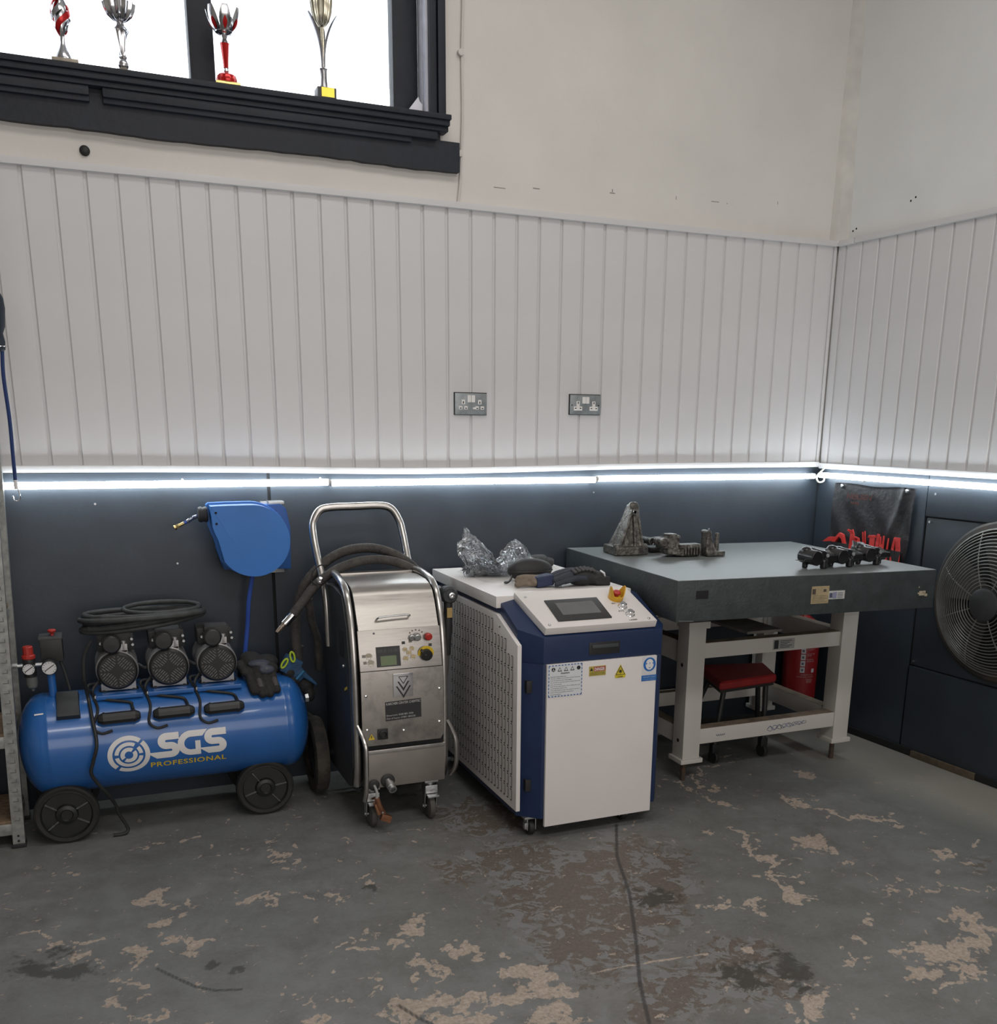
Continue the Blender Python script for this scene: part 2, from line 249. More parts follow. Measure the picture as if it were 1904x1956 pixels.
# ------------------------------------------------------------------ floor
def fields(X0, Y0):
    rw_ = np.random.default_rng(21); X = X0.copy(); Y = Y0.copy()
    for amp_, lo, hi, n_ in ((.016, 25, 70, 9), (.0065, 90, 230, 12), (.0030, 260, 420, 10)):
        for _ in range(n_):
            for D in (X, Y):
                a = rw_.uniform(0, 2*np.pi); k = rw_.uniform(lo, hi)
                D += amp_*.5*np.sin(k*(X0*np.cos(a)+Y0*np.sin(a))+rw_.uniform(0, 7))
    pe = np.full(X.shape, -1.0); st = pe.copy(); ck = np.zeros(X.shape); oil = pe.copy()
    def blob(F, b):
        cx, cy, ax, ay, bx, by = b; det = ax*by - ay*bx; dx, dy = X-cx, Y-cy
        u = (dx*by - dy*bx)/det; v = (ax*dy - ay*dx)/det
        np.maximum(F, 1 - np.sqrt(u*u+v*v), out=F)
    def line(P, w, soft, raw=False):
        A, B = (X0, Y0) if raw else (X, Y)
        D = np.full(X.shape, 9.0)
        for (x0, y0), (x1, y1) in zip(P[:-1], P[1:]):
            L2 = (x1-x0)**2+(y1-y0)**2+1e-9; t = np.clip(((A-x0)*(x1-x0)+(B-y0)*(y1-y0))/L2, 0, 1)
            D = np.minimum(D, np.hypot(A-x0-t*(x1-x0), B-y0-t*(y1-y0)))
        return 1 - D/(w*soft)
    for b in PEEL: blob(pe, b)
    for w, P in SCRATCH: np.maximum(pe, np.clip(line(P, max(w, .003), 3.0 if w > .002 else 2.2, w <= .002), -1, .62), out=pe)
    for b in STAIN: blob(st, b)
    for b in OIL: blob(oil, b)
    for w, P in CRACK: np.maximum(ck, np.clip(line(P, max(w, .006), 2.0, True), 0, 1), out=ck)
    du = 1 - np.abs((X0 - .062*(-Y0)) + .20 - .12*np.clip(-Y0-.9, 0, 3))/.34  # sandy band by the right wall, paler to stand for light falling there
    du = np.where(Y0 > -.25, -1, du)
    return pe, st, oil, ck, du
xs = np.concatenate([np.arange(-7.0, -4.4, .4), np.arange(-4.4, .32, .0085), np.array([.32, .45, .62])])
ys = np.concatenate([np.arange(-7.5, -2.9, .4), np.arange(-2.9, .02, .0085), np.array([.02, .2])])
GX, GY = np.meshgrid(xs, ys)
nx, ny = len(xs), len(ys)
me = bpy.data.meshes.new('floor')
co = np.stack([GX.ravel(), GY.ravel(), np.zeros(nx*ny)], 1)
idx = np.arange(nx*ny).reshape(ny, nx)
q = np.stack([idx[:-1, :-1], idx[:-1, 1:], idx[1:, 1:], idx[1:, :-1]], -1).reshape(-1, 4)
me.vertices.add(len(co)); me.vertices.foreach_set('co', co.ravel().astype(np.float32))
me.loops.add(q.size); me.loops.foreach_set('vertex_index', q.ravel().astype(np.int32))
me.polygons.add(len(q)); me.polygons.foreach_set('loop_start', (np.arange(len(q))*4).astype(np.int32)); me.polygons.foreach_set('loop_total', np.full(len(q), 4, np.int32))
me.update(calc_edges=True)
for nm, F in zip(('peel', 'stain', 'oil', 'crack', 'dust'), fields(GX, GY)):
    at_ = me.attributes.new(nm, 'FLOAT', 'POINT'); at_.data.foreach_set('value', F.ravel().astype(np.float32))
fm = bpy.data.materials.new('worn_painted_concrete'); fm.use_nodes = True; nt = fm.node_tree; bs = nt.nodes['Principled BSDF']
def N(t, **k):
    n = nt.nodes.new(t)
    for a, v in k.items(): setattr(n, a, v)
    return n
def noise(scale, det=6, rough=0.6, dist=0.0):
    n = N('ShaderNodeTexNoise'); n.inputs['Scale'].default_value = scale; n.inputs['Detail'].default_value = det; n.inputs['Roughness'].default_value = rough; n.inputs['Distortion'].default_value = dist
    nt.links.new(tcn.outputs['Object'], n.inputs['Vector']); return n.outputs['Fac']
def mth(op, a, b, clamp=False):
    n = N('ShaderNodeMath', operation=op); n.use_clamp = clamp
    for i, v in enumerate((a, b)):
        if hasattr(v, 'is_linked'): nt.links.new(v, n.inputs[i])
        else: n.inputs[i].default_value = v
    return n.outputs[0]
def step(v, lo, hi):
    n = N('ShaderNodeMapRange'); n.clamp = True; n.inputs[1].default_value = lo; n.inputs[2].default_value = hi
    nt.links.new(v, n.inputs[0]); return n.outputs[0]
def mixc(f, a, b):
    n = N('ShaderNodeMix', data_type='RGBA')
    nt.links.new(f, n.inputs[0])
    for i, v in ((6, a), (7, b)):
        if hasattr(v, 'is_linked'): nt.links.new(v, n.inputs[i])
        else: n.inputs[i].default_value = (*v, 1)
    return n.outputs[2]
tcn = N('ShaderNodeTexCoord')
def attr(nm): return N('ShaderNodeAttribute', attribute_name=nm).outputs['Fac']
big = noise(1.3, 3); mid = noise(7, 9, .7, .3); fine = noise(80, 8, .75); rag = noise(36, 10, .74, .5); lobe = noise(10, 12, .62, 1.2); lobe2 = noise(13, 12, .66, 1.4); wash = noise(3.2, 6, .62)
def amp(v, k): return mth('MULTIPLY', mth('SUBTRACT', v, .5), k)
c = mixc(step(big, .35, .65), (.134, .140, .134), (.182, .184, .182))
c = mixc(mth('MULTIPLY', step(mid, .40, .66), .85), c, (.100, .098, .092))
c = mixc(mth('MULTIPLY', step(fine, .42, .72), .45), c, (.21, .212, .205))
# sandy band with light painted in along the right wall, brownish tint around the worn middle
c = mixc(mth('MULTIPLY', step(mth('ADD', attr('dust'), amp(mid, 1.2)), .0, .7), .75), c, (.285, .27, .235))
c = mixc(mth('MULTIPLY', step(mth('ADD', attr('stain'), amp(wash, 1.6)), -.25, .6), .55), c, (.135, .112, .098))
# brown worn area with ragged pale paint islands
sv = mth('ADD', attr('stain'), mth('ADD', amp(lobe2, 3.6), amp(rag, 2.2)))
sm = step(sv, .42, .47)
isl = step(mth('ADD', attr('stain'), amp(lobe2, -3.2)), .30, .42)
c = mixc(mth('MULTIPLY', isl, .55), c, (.205, .212, .215))
c = mixc(mth('MULTIPLY', sm, .90), c, mixc(step(fine, .35, .7), (.088, .070, .058), (.150, .121, .099)))
# peeled paint showing pale concrete
pv = mth('ADD', attr('peel'), mth('ADD', amp(lobe, 2.6), amp(rag, 2.0)))
pm = step(pv, .20, .235)
fl = step(mth('ADD', noise(24, 9, .64, .8), amp(wash, .22)), .645, .653)
pm = mth('MAXIMUM', pm, fl)
pcol = mixc(step(fine, .36, .62), (.255, .205, .168), (.43, .36, .30))
pcol = mixc(mth('MULTIPLY', step(mid, .5, .7), .4), pcol, (.20, .165, .13))
c = mixc(pm, c, pcol)
spk = step(noise(40, 6, .62, .6), .715, .73)
c = mixc(mth('MULTIPLY', spk, .85), c, (.026, .027, .027))
ov = mth('ADD', attr('oil'), mth('ADD', amp(lobe2, 2.6), amp(rag, 1.4)))
om = mth('MULTIPLY', step(ov, .12, .50), .78)
c = mixc(om, c, (.040, .039, .033))
c = mixc(mth('MULTIPLY', step(mth('ADD', attr('crack'), amp(fine, .8)), .35, .75), .8), c, (.028, .028, .028))
nt.links.new(c, bs.inputs['Base Color'])
ro = mth('ADD', mth('MULTIPLY', pm, .25), mth('ADD', mth('MULTIPLY', fine, .25), .40)); nt.links.new(ro, bs.inputs['Roughness'])
bp = N('ShaderNodeBump'); bp.inputs['Strength'].default_value = .25; bp.inputs['Distance'].default_value = .004
hh = mth('SUBTRACT', mth('MULTIPLY', fine, .6), pm); nt.links.new(hh, bp.inputs['Height']); nt.links.new(bp.outputs[0], bs.inputs['Normal'])
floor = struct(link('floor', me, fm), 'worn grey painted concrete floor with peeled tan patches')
# ------------------------------------------------------------------ right wall frame (slightly off square)
RE = Vector((.0621, -.99807, 0)); RN = Vector((-.99807, -.0621, 0))
RWT = Matrix(((RE.x, RN.x, 0, 0), (RE.y, RN.y, 0, 0), (0, 0, 1, 0), (0, 0, 0, 1)))
def RW(s, d, z): return RWT @ Vector((s, d, z))
# ------------------------------------------------------------------ back wall
CEIL = 3.9
mb = MB()
WX0, WX1, WZ0, WZ1 = -4.25, -1.985, 2.572, 3.55
mb.box(-7.0, .25, .012, .26, 0, WZ0); mb.box(-7.0, .25, .012, .26, WZ1, CEIL)
mb.box(-7.0, WX0, .012, .26, WZ0, WZ1); mb.box(WX1, .25, .012, .26, WZ0, WZ1)
wall_back = struct(mb.build('wall_back', M_PLASTER, smooth=False), 'cream plastered back wall above white cladding')
# cladding backing (seen in the grooves) and planks
MB().box(-7.0, 0, .0062, .012, 1.27, 2.275).build('cladding_backing', M_PLANK, wall_back, smooth=False)
GROOVE0 = -.0224
def plank_mesh(w, h):
    b = MB(); t = .011
    pr = [(-w/2, 0), (-w/2, -t+.0035), (-w/2+.0035, -t), (w/2-.0035, -t), (w/2, -t+.0035), (w/2, 0)]
    b.prism([(x, y, 0) for x, y in pr], (0, 0, h)); return b.mesh('plank', ang=20)
pm_ = plank_mesh(.0905, 1.0)
p0 = link('plank', pm_, M_PLANK, wall_back, org=(GROOVE0-.05, .011, 1.272))
for i in range(1, 44): copy_part(p0, wall_back, (GROOVE0-.05-.1*i, .011, 1.272))
lastw = MB(); lastw.box(-.020, -.004, .000, .011, 1.272, 2.272); lastw.build('plank', M_PLANK, wall_back, smooth=False)
def bent_strip(x0, x1, zf, h, y0, y1, n=30):
    b = MB()
    for k in range(n+1):
        x = x0 + (x1-x0)*k/n; z = zf(x)
        b.v += [Vector((x, y0, z)), Vector((x, y1, z)), Vector((x, y1, z+h)), Vector((x, y0, z+h))]
    for k in range(n):
        for a in range(4): b.f.append([k*4+a, k*4+(a+1) % 4, k*4+4+(a+1) % 4, k*4+4+a]); b.mi.append(0)
    b.f += [[0, 1, 2, 3], [n*4+3, n*4+2, n*4+1, n*4]]; b.mi += [0, 0]
    return b
def sagb(x): return 1.258 + .007*(1 - 2.4*math.exp(-((x+2.0)/.75)**2))
def sagt(x): return 2.266 - .006*math.exp(-((x+1.5)/1.2)**2)*0 + .004*math.sin((x+3.4)*1.9)*.6
bent_strip(-7, -.012, sagt, .023, -.016, .012).build('cap_trim', M_PLANK, wall_back, bevel=.002)
bent_strip(-7, -.012, sagb, .025, -.014, .012, 60).build('base_trim', M_PLANK, wall_back, bevel=.003)
# dark boards below
MB().box(-7.0, -2.668, .001, .012, 0, 1.262).build('dark_panel', M_DARKWALL, wall_back, bevel=.002)
MB().box(-2.656, -.004, .002, .012, 0, 1.262).build('dark_panel', M_DARKWALL, wall_back, bevel=.002)
MB().box(-.02, .02, .006, .03, 0, 1.262).build('corner_strip', M_DARKWALL, wall_back, smooth=False)
MB().box(-2.668, -2.656, .008, .012, 0, 1.262).build('panel_gap', M_BLACKGAP, wall_back, smooth=False)
mb = MB()
for x, z in ((-3.29, 1.15), (-2.98, 1.235), (-3.02, .92), (-1.24, 1.16), (-.62, .98), (-2.46, 1.235)): mb.cyl((x, .003, z), (x, -.001, z), .004, n=8)
mb.build('panel_screw', M_STEEL, wall_back)
# black plug and scars in the plaster
b = MB(); b.sph((-3.215, .008, 2.293+.04), (.017, .012, .017)); b.build('wall_plug', M_BLACKRB, wall_back)
mb = MB()
for x, z, w, h in ((-1.55, 2.372, .03, .004), (-1.20, 2.387, .025, .004), (-1.19, 2.392, .004, .012), (-.88, 2.392, .003, .014), (-.70, 2.40, .04, .003), (-.62, 2.398, .004, .004), (-.35, 2.42, .003, .012), (-1.72, 2.36, .05, .003)):
    mb.box(x, x+w, .0112, .0122, z, z+h)
mb.build('plaster_chip', mat('plaster_scar', (.30, .28, .26), .9, var=.1), wall_back, smooth=False)
# ------------------------------------------------------------------ right wall
mb = MB(RWT)
mb.box(-.25, 8.0, -.26, -.012, 0, CEIL)
wall_right = struct(mb.build('wall_right', mat('pale_grey_plaster', (.68, .68, .67), .85, var=.03, vscale=3, bump=.10, bscale=35), smooth=False), 'pale plastered right wall above white cladding')
MB(RWT).box(0, 8, -.012, -.0062, 1.27, 2.275).build('cladding_backing', M_PLANK, wall_right, smooth=False)
bm_ = MB(); b2 = plank_mesh(.0905, 1.0); b2.transform(Matrix.Rotation(math.atan2(RE.y, RE.x) + math.pi, 4, 'Z') @ Matrix.Rotation(math.pi, 4, 'Z'))
PR0 = .0544
b2s = plank_mesh(.0905, 1.0)
ang_r = math.atan2(-RN.y, -RN.x) - math.pi/2
b2s.transform(Matrix.Rotation(ang_r, 4, 'Z'))
pr0 = link('plank', b2s, M_PLANK, wall_right, org=tuple(RW(PR0+.05, -.011, 1.272)))
for i in range(1, 30): copy_part(pr0, wall_right, RW(PR0+.05+.1*i, -.011, 1.272))
MB(RWT).box(.006, PR0-.006, -.011, 0, 1.272, 2.272).build('plank', M_PLANK, wall_right, bevel=.003)
MB(RWT).box(.012, .115, -.012, .016, 2.266, 2.289).build('cap_trim', M_PLANK, wall_right, bevel=.002)
MB(RWT).box(.118, 8, -.012, .016, 2.268, 2.291).build('cap_trim', M_PLANK, wall_right, bevel=.002)
MB(RWT).box(.012, 8, -.012, .014, 1.258, 1.284).build('base_trim', M_PLANK, wall_right, bevel=.003)
# dark boards around the fan opening
MB(RWT).box(.004, .672, -.012, -.001, .0, 1.262).build('dark_panel', M_DARKWALL, wall_right, bevel=.002)
MB(RWT).box(.678, 8, -.012, .003, 1.083, 1.262).build('dark_panel', M_DARKWALL, wall_right, bevel=.003)
MB(RWT).box(.686, 8, -.012, .004, .03, .412).build('dark_panel', M_DARKWALL, wall_right, bevel=.003)
MB(RWT).box(1.585, 8, -.012, .003, .415, 1.08).build('dark_panel', M_DARKWALL, wall_right, bevel=.003)
MB(RWT).box(.672, 1.585, -.0125, -.011, .0, 1.262).build('panel_gap', M_BLACKGAP, wall_right, smooth=False)
MB(RWT).box(.684, 1.58, -.012, -.004, .418, 1.076).build('fan_panel', M_DARKWALL, wall_right, bevel=.002)
mb = MB(RWT)
for s, z in ((.72, 1.18), (.705, 1.06), (.70, .435), (.30, 1.215), (.15, 1.14), (1.35, 1.2)): mb.cyl((s, -.004, z), (s, .005, z), .005, n=8)
mb.build('panel_screw', M_STEEL, wall_right)
mb = MB(RWT)
for s, z in ((.075, 2.325), (.095, 2.332), (.40, 2.395), (.425, 2.405)): mb.cyl((s, -.0125, z), (s, -.0112, z), .0045, n=8)
mb.build('drill_hole', M_BLACKGAP, wall_right, smooth=False)
# tapering plaster fillet in the corner above the cladding
mb = MB()
prs = []
for k in range(7):
    z = 2.28 + (CEIL-2.28)*k/6; a = .040*(1-.75*k/6)+.004
    prs.append([Vector((-a, .0125, z)), Vector(tuple(RW(a*1.3, -.0125, z)))*1.0, Vector((.02, .02, z))])
for k in range(6):
    A, B = prs[k], prs[k+1]; mb.add(A+B, [(0, 1, 4, 3), (1, 2, 5, 4), (2, 0, 3, 5)])
mb.build('corner_fillet', mat('grubby_plaster', (.58, .555, .52), .9, var=.06, vscale=14), wall_back, smooth=False)  # slightly darker tone than the wall plaster
# skirting on the right wall
mb = MB(RWT); mb.box(.30, .752, -.002, .010, 0, .034)
mb.box(1.102, 8, -.002, .010, 0, .032)
bb = struct(mb.build('baseboard_right', M_BLACKGAP, bevel=.002), 'black skirting at the foot of the right wall')
MB(RWT).box(.756, 1.098, .001, .016, .0, .030).build('wooden_block', mat('raw_timber', (.085, .065, .042), .8, var=.2, vscale=30), bb, bevel=.002)
# unseen sides of the room
struct(MB().box(-7.25, -7.0, -7.5, .26, 0, CEIL).build('wall_left', M_PLASTER, smooth=False), 'plain left wall outside the view')
struct(MB().box(-7.25, .9, -7.75, -7.5, 0, CEIL).build('wall_front', M_PLASTER, smooth=False), 'plain wall behind the viewer')
struct(MB().box(-7.25, .9, -7.75, .26, CEIL, CEIL+.1).build('ceiling', mat('white_ceiling', (.7, .69, .67), .9, var=.02), smooth=False), 'white ceiling outside the view')
# ------------------------------------------------------------------ window
WIN = struct(thing('window_1', 'x', 'x', (-3.1, .1, WZ0)), 'high window with charcoal painted timber frame and stepped sill')
del WIN['category']
def wpart(name, *a, m=M_WINTRIM, bevel=.003):
    b = MB()
    for q in a: b.box(*q)
    return b.build(name, m, WIN, bevel=bevel)
# glazing frame at Y .11-.16
wpart('frame_stile', (-2.098, -2.0, .105, .165, 2.60, 3.5)); wpart('frame_stile', (-4.25, -4.15, .105, .165, 2.60, 3.5))
wpart('mullion', (-2.842, -2.756, .10, .17, 2.60, 3.5), bevel=.006)
wpart('mullion', (-3.62, -3.54, .10, .17, 2.60, 3.5), bevel=.006)
wpart('bottom_rail', (-4.25, -1.99, .105, .165, 2.575, 2.625)); wpart('top_rail', (-4.25, -1.99, .105, .165, 3.46, 3.55))
gl = bpy.data.materials.new('window_glass'); gl.use_nodes = True; g = gl.node_tree
g.nodes.remove(g.nodes['Principled BSDF']); tr = g.nodes.new('ShaderNodeBsdfTransparent'); gs = g.nodes.new('ShaderNodeBsdfGlossy'); gs.inputs['Roughness'].default_value = .05
mx = g.nodes.new('ShaderNodeMixShader'); mx.inputs[0].default_value = .06; g.links.new(tr.outputs[0], mx.inputs[1]); g.links.new(gs.outputs[0], mx.inputs[2]); g.links.new(mx.outputs[0], g.nodes['Material Output'].inputs[0])
for x0, x1 in ((-4.15, -3.62), (-3.54, -2.842), (-2.756, -2.098)): wpart('glass_pane', (x0, x1, .130, .136, 2.62, 3.47), m=gl, bevel=0)
# pale reveal lining + architrave on the right
wpart('reveal_lining', (-2.0, -1.984, .05, .105, 2.575, 3.55), m=mat('pale_reveal_paint', (.50, .50, .56), .6, var=.08, vscale=20), bevel=.001)
wpart('reveal_lining', (-1.998, -1.982, .006, .047, 2.575, 3.55), m=MATS['pale_reveal_paint'], bevel=.001)
wpart('architrave', (-1.990, -1.962, -.012, .012, 2.565, 3.58)); wpart('architrave', (-1.958, -1.928, -.020, .012, 2.565, 3.58)); 
wpart('architrave', (-4.31, -4.23, -.016, .012, 2.565, 3.58)); wpart('architrave', (-4.31, -1.93, -.016, .012, 3.55, 3.62))
# stepped sill mouldings
wpart('sill_board', (-4.40, -1.925, -.075, .12, 2.557, 2.575), bevel=.004)
wpart('sill_moulding', (-4.40, -1.928, -.066, .01, 2.538, 2.557), bevel=.005)
wpart('sill_moulding', (-4.40, -1.93, -.052, .01, 2.521, 2.538), bevel=.005)
wpart('sill_moulding', (-4.40, -3.186, -.045, .01, 2.492, 2.521), bevel=.006); wpart('sill_moulding', (-3.145, -1.97, -.045, .01, 2.492, 2.521), bevel=.006)
wpart('sill_moulding', (-3.145, -2.07, -.034, .01, 2.475, 2.494), bevel=.006)
wpart('sill_moulding', (-4.40, -3.186, -.034, .01, 2.475, 2.494), bevel=.006)
# rough lower board with a brushed paint edge
mb = MB(); top = 2.497; n = 60; P = []
for k in range(n+1):
    x = -4.40 + (2.526)*k/n; P.append((x, 2.394 + .0025*math.sin(x*7) + random.uniform(-.0022, .0022)))
poly = [(x, -.018, z) for x, z in P] + [(-1.874, -.018, top), (-4.40, -.018, top)]
mb.prism(poly, (0, .032, 0)); mb.box(-4.40, -1.95, -.012, .014, 2.497, 2.54); mb.build('apron_board', M_WINTRIM, WIN, smooth=False)
# white offcut propped against the reveal
poly = [(-2.055, .045, 2.576), (-2.005, .045, 2.576), (-2.0, .045, 2.628), (-2.012, .045, 2.64), (-2.017, .045, 2.655), (-2.052, .045, 2.612)]
tag(MB().prism(poly, (0, .012, 0)).build('plastic_offcut', mat('white_offcut', (.70, .70, .76), .5, var=.03), bevel=.001), 'small pale house shaped offcut on the sill beside the window jamb', 'offcut')
# ------------------------------------------------------------------ LED tubes
def led(T, x0, x1, z, d, label):
    t = thing('led_tube', label, 'led tube', tuple((T or Matrix()) @ Vector(((x0+x1)/2, d, z-.014))), 'led batten tubes under the cladding')
    MB(T).cyl((x0+.005, d, z), (x1-.005, d, z), .0125, n=16).build('diffuser', M_LED, t)
    for a, b in ((x0, x0+.006), (x1-.006, x1)): MB(T).cyl((a, d, z), (b, d, z), .0131, n=16).build('end_cap', M_WHITEPL, t)
    for x in (x0+.2, x1-.2):
        s = 1 if T is None else -1
        MB(T).box(x-.008, x+.008, min(d, .002*s), max(d, .002*s), z-.004, z+.004).build('mounting_clip', M_WHITEPL, t)
    return t
led(None, -3.588, -2.43, 1.220, -.0275, 'glowing white led tube on the dark back wall nearest the shelving rack')
led(None, -2.428, -1.245, 1.217, -.0275, 'glowing white led tube on the dark back wall above the stainless machine')
led(None, -1.243, -.045, 1.222, -.0275, 'glowing white led tube on the dark back wall ending at the room corner')
led(RWT, .035, 1.235, 1.228, .0275, 'glowing white led tube on the right wall above the black tool pouch')
# white lead looped in the corner between the tubes
cw = mat('cream_cable', (.62, .60, .52), .5, var=.05)
tag(MB().tube(spl([(-.006, -.05, 1.262), (-.035, -.045, 1.235), (-.046, -.045, 1.215), (-.036, -.05, 1.194), (-.012, -.055, 1.198), (-.006, -.055, 1.222), (-.02, -.06, 1.238)], 8), .0042, 8).build('cable_loop', cw), 'cream cable looped in the corner where the led tubes meet', 'cable')
# ------------------------------------------------------------------ double sockets
M_SOCK = mat('grey_metal_plate', (.25, .27, .28), .38, .6, var=.15, vscale=30)
def socket(x0, x1, z0, z1, label, style):
    t = thing('double_socket', label, 'socket', ((x0+x1)/2, 0, z0), 'metal double power sockets')
    MB().box(x0-.002, x1+.002, -.006, .004, z0-.002, z1+.003).build('back_gap', M_BLACKGAP, t, smooth=False)
    MB().box(x0, x1, -.013, -.004, z0, z1).build('plate', M_SOCK, t, bevel=.003)
    w, h = x1-x0, z1-z0; cx = (x0+x1)/2
    for dx in (-.0095, .0075): MB().box(cx+dx-.0075, cx+dx+.0085, -.018, -.013, z1-.036, z1-.008).build('switch_rocker', M_WHITEPL, t, bevel=.002)
    for sx in (-.25, .27):
        x = cx + sx*w
        if style:
            b = MB(); b.box(x-.020, x+.020, -.0155, -.012, z0+.016, z0+.033); b.box(x-.0075, x+.0075, -.0155, -.012, z0+.033, z0+.055); b.build('socket_face', M_WHITEPL, t, bevel=.0015)
        else:
            for dx, dz, hh in ((-.0115, .027, .0065), (.0115, .027, .0065), (0, .05, .009)):
                MB().box(x+dx-.0075, x+dx+.0075, -.0155, -.012, z0+dz-hh, z0+dz+hh).build('socket_face', M_WHITEPL, t, bevel=.003)
        for dx, dz, a, c in ((-.0115, .025, .0035, .002), (.0115, .025, .0035, .002), (0, .048, .002, .0045)):
            MB().box(x+dx-a, x+dx+a, -.0162, -.0153, z0+dz-c, z0+dz+c).build('pin_hole', M_BLACKGAP, t, smooth=False)
    if style:
        for x in (x0+.008, x1-.010): MB().cyl((x, -.014, z0+.038), (x, -.012, z0+.038), .003, n=10).build('screw_hole', M_BLACKGAP, t)
    else:
        MB().box(cx+.008, cx+.022, -.0135, -.0128, z0+.022, z0+.029).build('paint_smear', M_WHITEPR, t, smooth=False)
    return t
socket(-1.896, -1.757, 1.487, 1.572, 'grey metal double socket with separate white pin surrounds, left of the pair', 0)
socket(-1.372, -1.226, 1.495, 1.576, 'grey metal double socket with white T shaped faces, right of the pair', 1)
# ------------------------------------------------------------------ surface cable beside the window
wc = thing('wall_cable', 'thin cream cable clipped up the wall beside the window', 'cable', (-1.88, .004, 2.29))
MB().tube(spl([(-1.845, .006, 3.4), (-1.850, .005, 3.00), (-1.855, .005, 2.81), (-1.853, .006, 2.62), (-1.857, .005, 2.50), (-1.859, .005, 2.45), (-1.864, .005, 2.36), (-1.873, .005, 2.287)], 6), .0055, 8).build('cable', mat('painted_cable', (.56, .53, .50), .6, var=.03), wc)
for x, z in ((-1.856, 2.813), (-1.862, 2.465)): MB().cyl((x-.005, .013, z), (x-.005, -.006, z), .012, n=16).build('cable_clip', MATS['painted_cable'], wc, bevel=.002)
# ------------------------------------------------------------------ trophies
M_SILV = mat('trophy_silver', (.62, .62, .64), .17, 1.0, var=.05); M_GOLD = mat('trophy_gold', (.72, .55, .20), .22, 1.0, var=.05)
M_TRED = mat('trophy_red', (.50, .012, .012), .18, .35, var=.05); M_MARB = mat('marble_base', (.34, .29, .22), .4, var=.2, vscale=40); M_PLAQ = mat('gold_plaque', (.78, .60, .08), .3, .7, var=.05)
SZ = 2.575; TY = -.035
def tro(x, label, kind_): return thing('trophy', label, 'trophy', (x, TY, SZ), 'trophies on the window sill')
# twisted red and silver
t = tro(-3.256, 'trophy with a twisted red and silver body, leftmost on the sill', 0); x = -3.252
MB().box(x-.038, x+.042, TY-.03, TY+.03, SZ, SZ+.012).build('base', M_MARB, t, bevel=.002)
MB().lathe([(.026, .012), (.026, .02), (.014, .045), (.008, .06), (.007, .085)], (x, TY, SZ), n=20).build('foot', M_SILV, t)
def twist(rf, ph, h0, h1, n=26, w=.6):
    b = MB(); vs = []; fs = []; K = 6
    for k in range(n+1):
        u = k/n; h = h0+(h1-h0)*u; r = rf(u)
        for j in range(K+1):
            a = ph + u*5.0 + (j/K-.5)*w*2; vs.append((x+r*math.cos(a), TY+r*math.sin(a), SZ+h))
    fs = [(k*(K+1)+j, k*(K+1)+j+1, (k+1)*(K+1)+j+1, (k+1)*(K+1)+j) for k in range(n) for j in range(K)]
    return b.add(vs, fs)
rf = lambda u: .007 + .024*math.sin(math.pi*min(1, max(0, u)))**.9
MB().lathe([(.006,.08),(.014,.10),(.021,.13),(.022,.15),(.016,.18),(.006,.208)],(x,TY,SZ),n=24,fl=lambda a,u:1+.08*math.sin(3*a+9*u)).build('body',M_SILV,t)
for q in range(4): twist(rf, q*math.pi/2, .08, .205, w=.42).build('twisted_vane', (M_TRED, M_SILV)[q % 2], t)
MB().lathe([(.0055, .08), (.0055, .21), (.011, .214), (.02, .225), (.034, .25), (.045, .29), (.043, .30), (.0, .27)], (x, TY, SZ), n=24).build('cup', M_SILV, t)
# silver, fluted bowl
t = tro(-3.071, 'all silver trophy with a fluted flower bowl, second from the left on the sill', 0); x = -3.071
MB().box(x-.022, x+.022, TY-.02, TY+.02, SZ, SZ+.006).build('base', M_MARB, t, bevel=.001)
MB().sph((x, TY, SZ+.024), (.017, .017, .019)).build('ball', M_SILV, t)
MB().lathe([(.010, .040), (.012, .046), (.009, .05), (.011, .075), (.019, .115), (.022, .125), (.012, .138), (.010, .145), (.012, .150)], (x, TY, SZ), n=24, fl=lambda a, u: 1+.14*math.sin(5*a+9*u)).build('stem', M_SILV, t)
MB().lathe([(.010, .148), (.022, .153), (.036, .166), (.045, .186), (.049, .204), (.046, .203), (.03, .168), (.0, .158)], (x, TY, SZ), n=64, fl=lambda a, u: 1+.09*math.sin(12*a)).build('bowl', M_SILV, t)
# red stem, petal cup
t = tro(-2.737, 'trophy with clear red stem and round red foot in front of the window mullion', 0); x = -2.737
MB().box(x-.04, x+.042, TY-.03, TY+.03, SZ, SZ+.010).build('base', M_GOLD, t, bevel=.001)
MB().lathe([(.034, .010), (.035, .02), (.031, .033), (.018, .042), (.008, .046)], (x, TY, SZ), n=40, fl=lambda a, u: 1+.03*math.sin(14*a)).build('foot', M_TRED, t)
MB().lathe([(.007, .044), (.009, .048), (.0075, .056), (.009, .058)], (x, TY, SZ), n=20).build('collar', M_SILV, t)
MB().lathe([(.0085, .058), (.010, .08), (.015, .128), (.016, .133)], (x, TY, SZ), n=8).build('stem', M_TRED, t, smooth=False)
MB().lathe([(.016, .133), (.012, .140), (.008, .147), (.012, .158), (.03, .166), (.036, .18), (.0, .17)], (x, TY, SZ), n=24).build('cup_base', M_SILV, t)
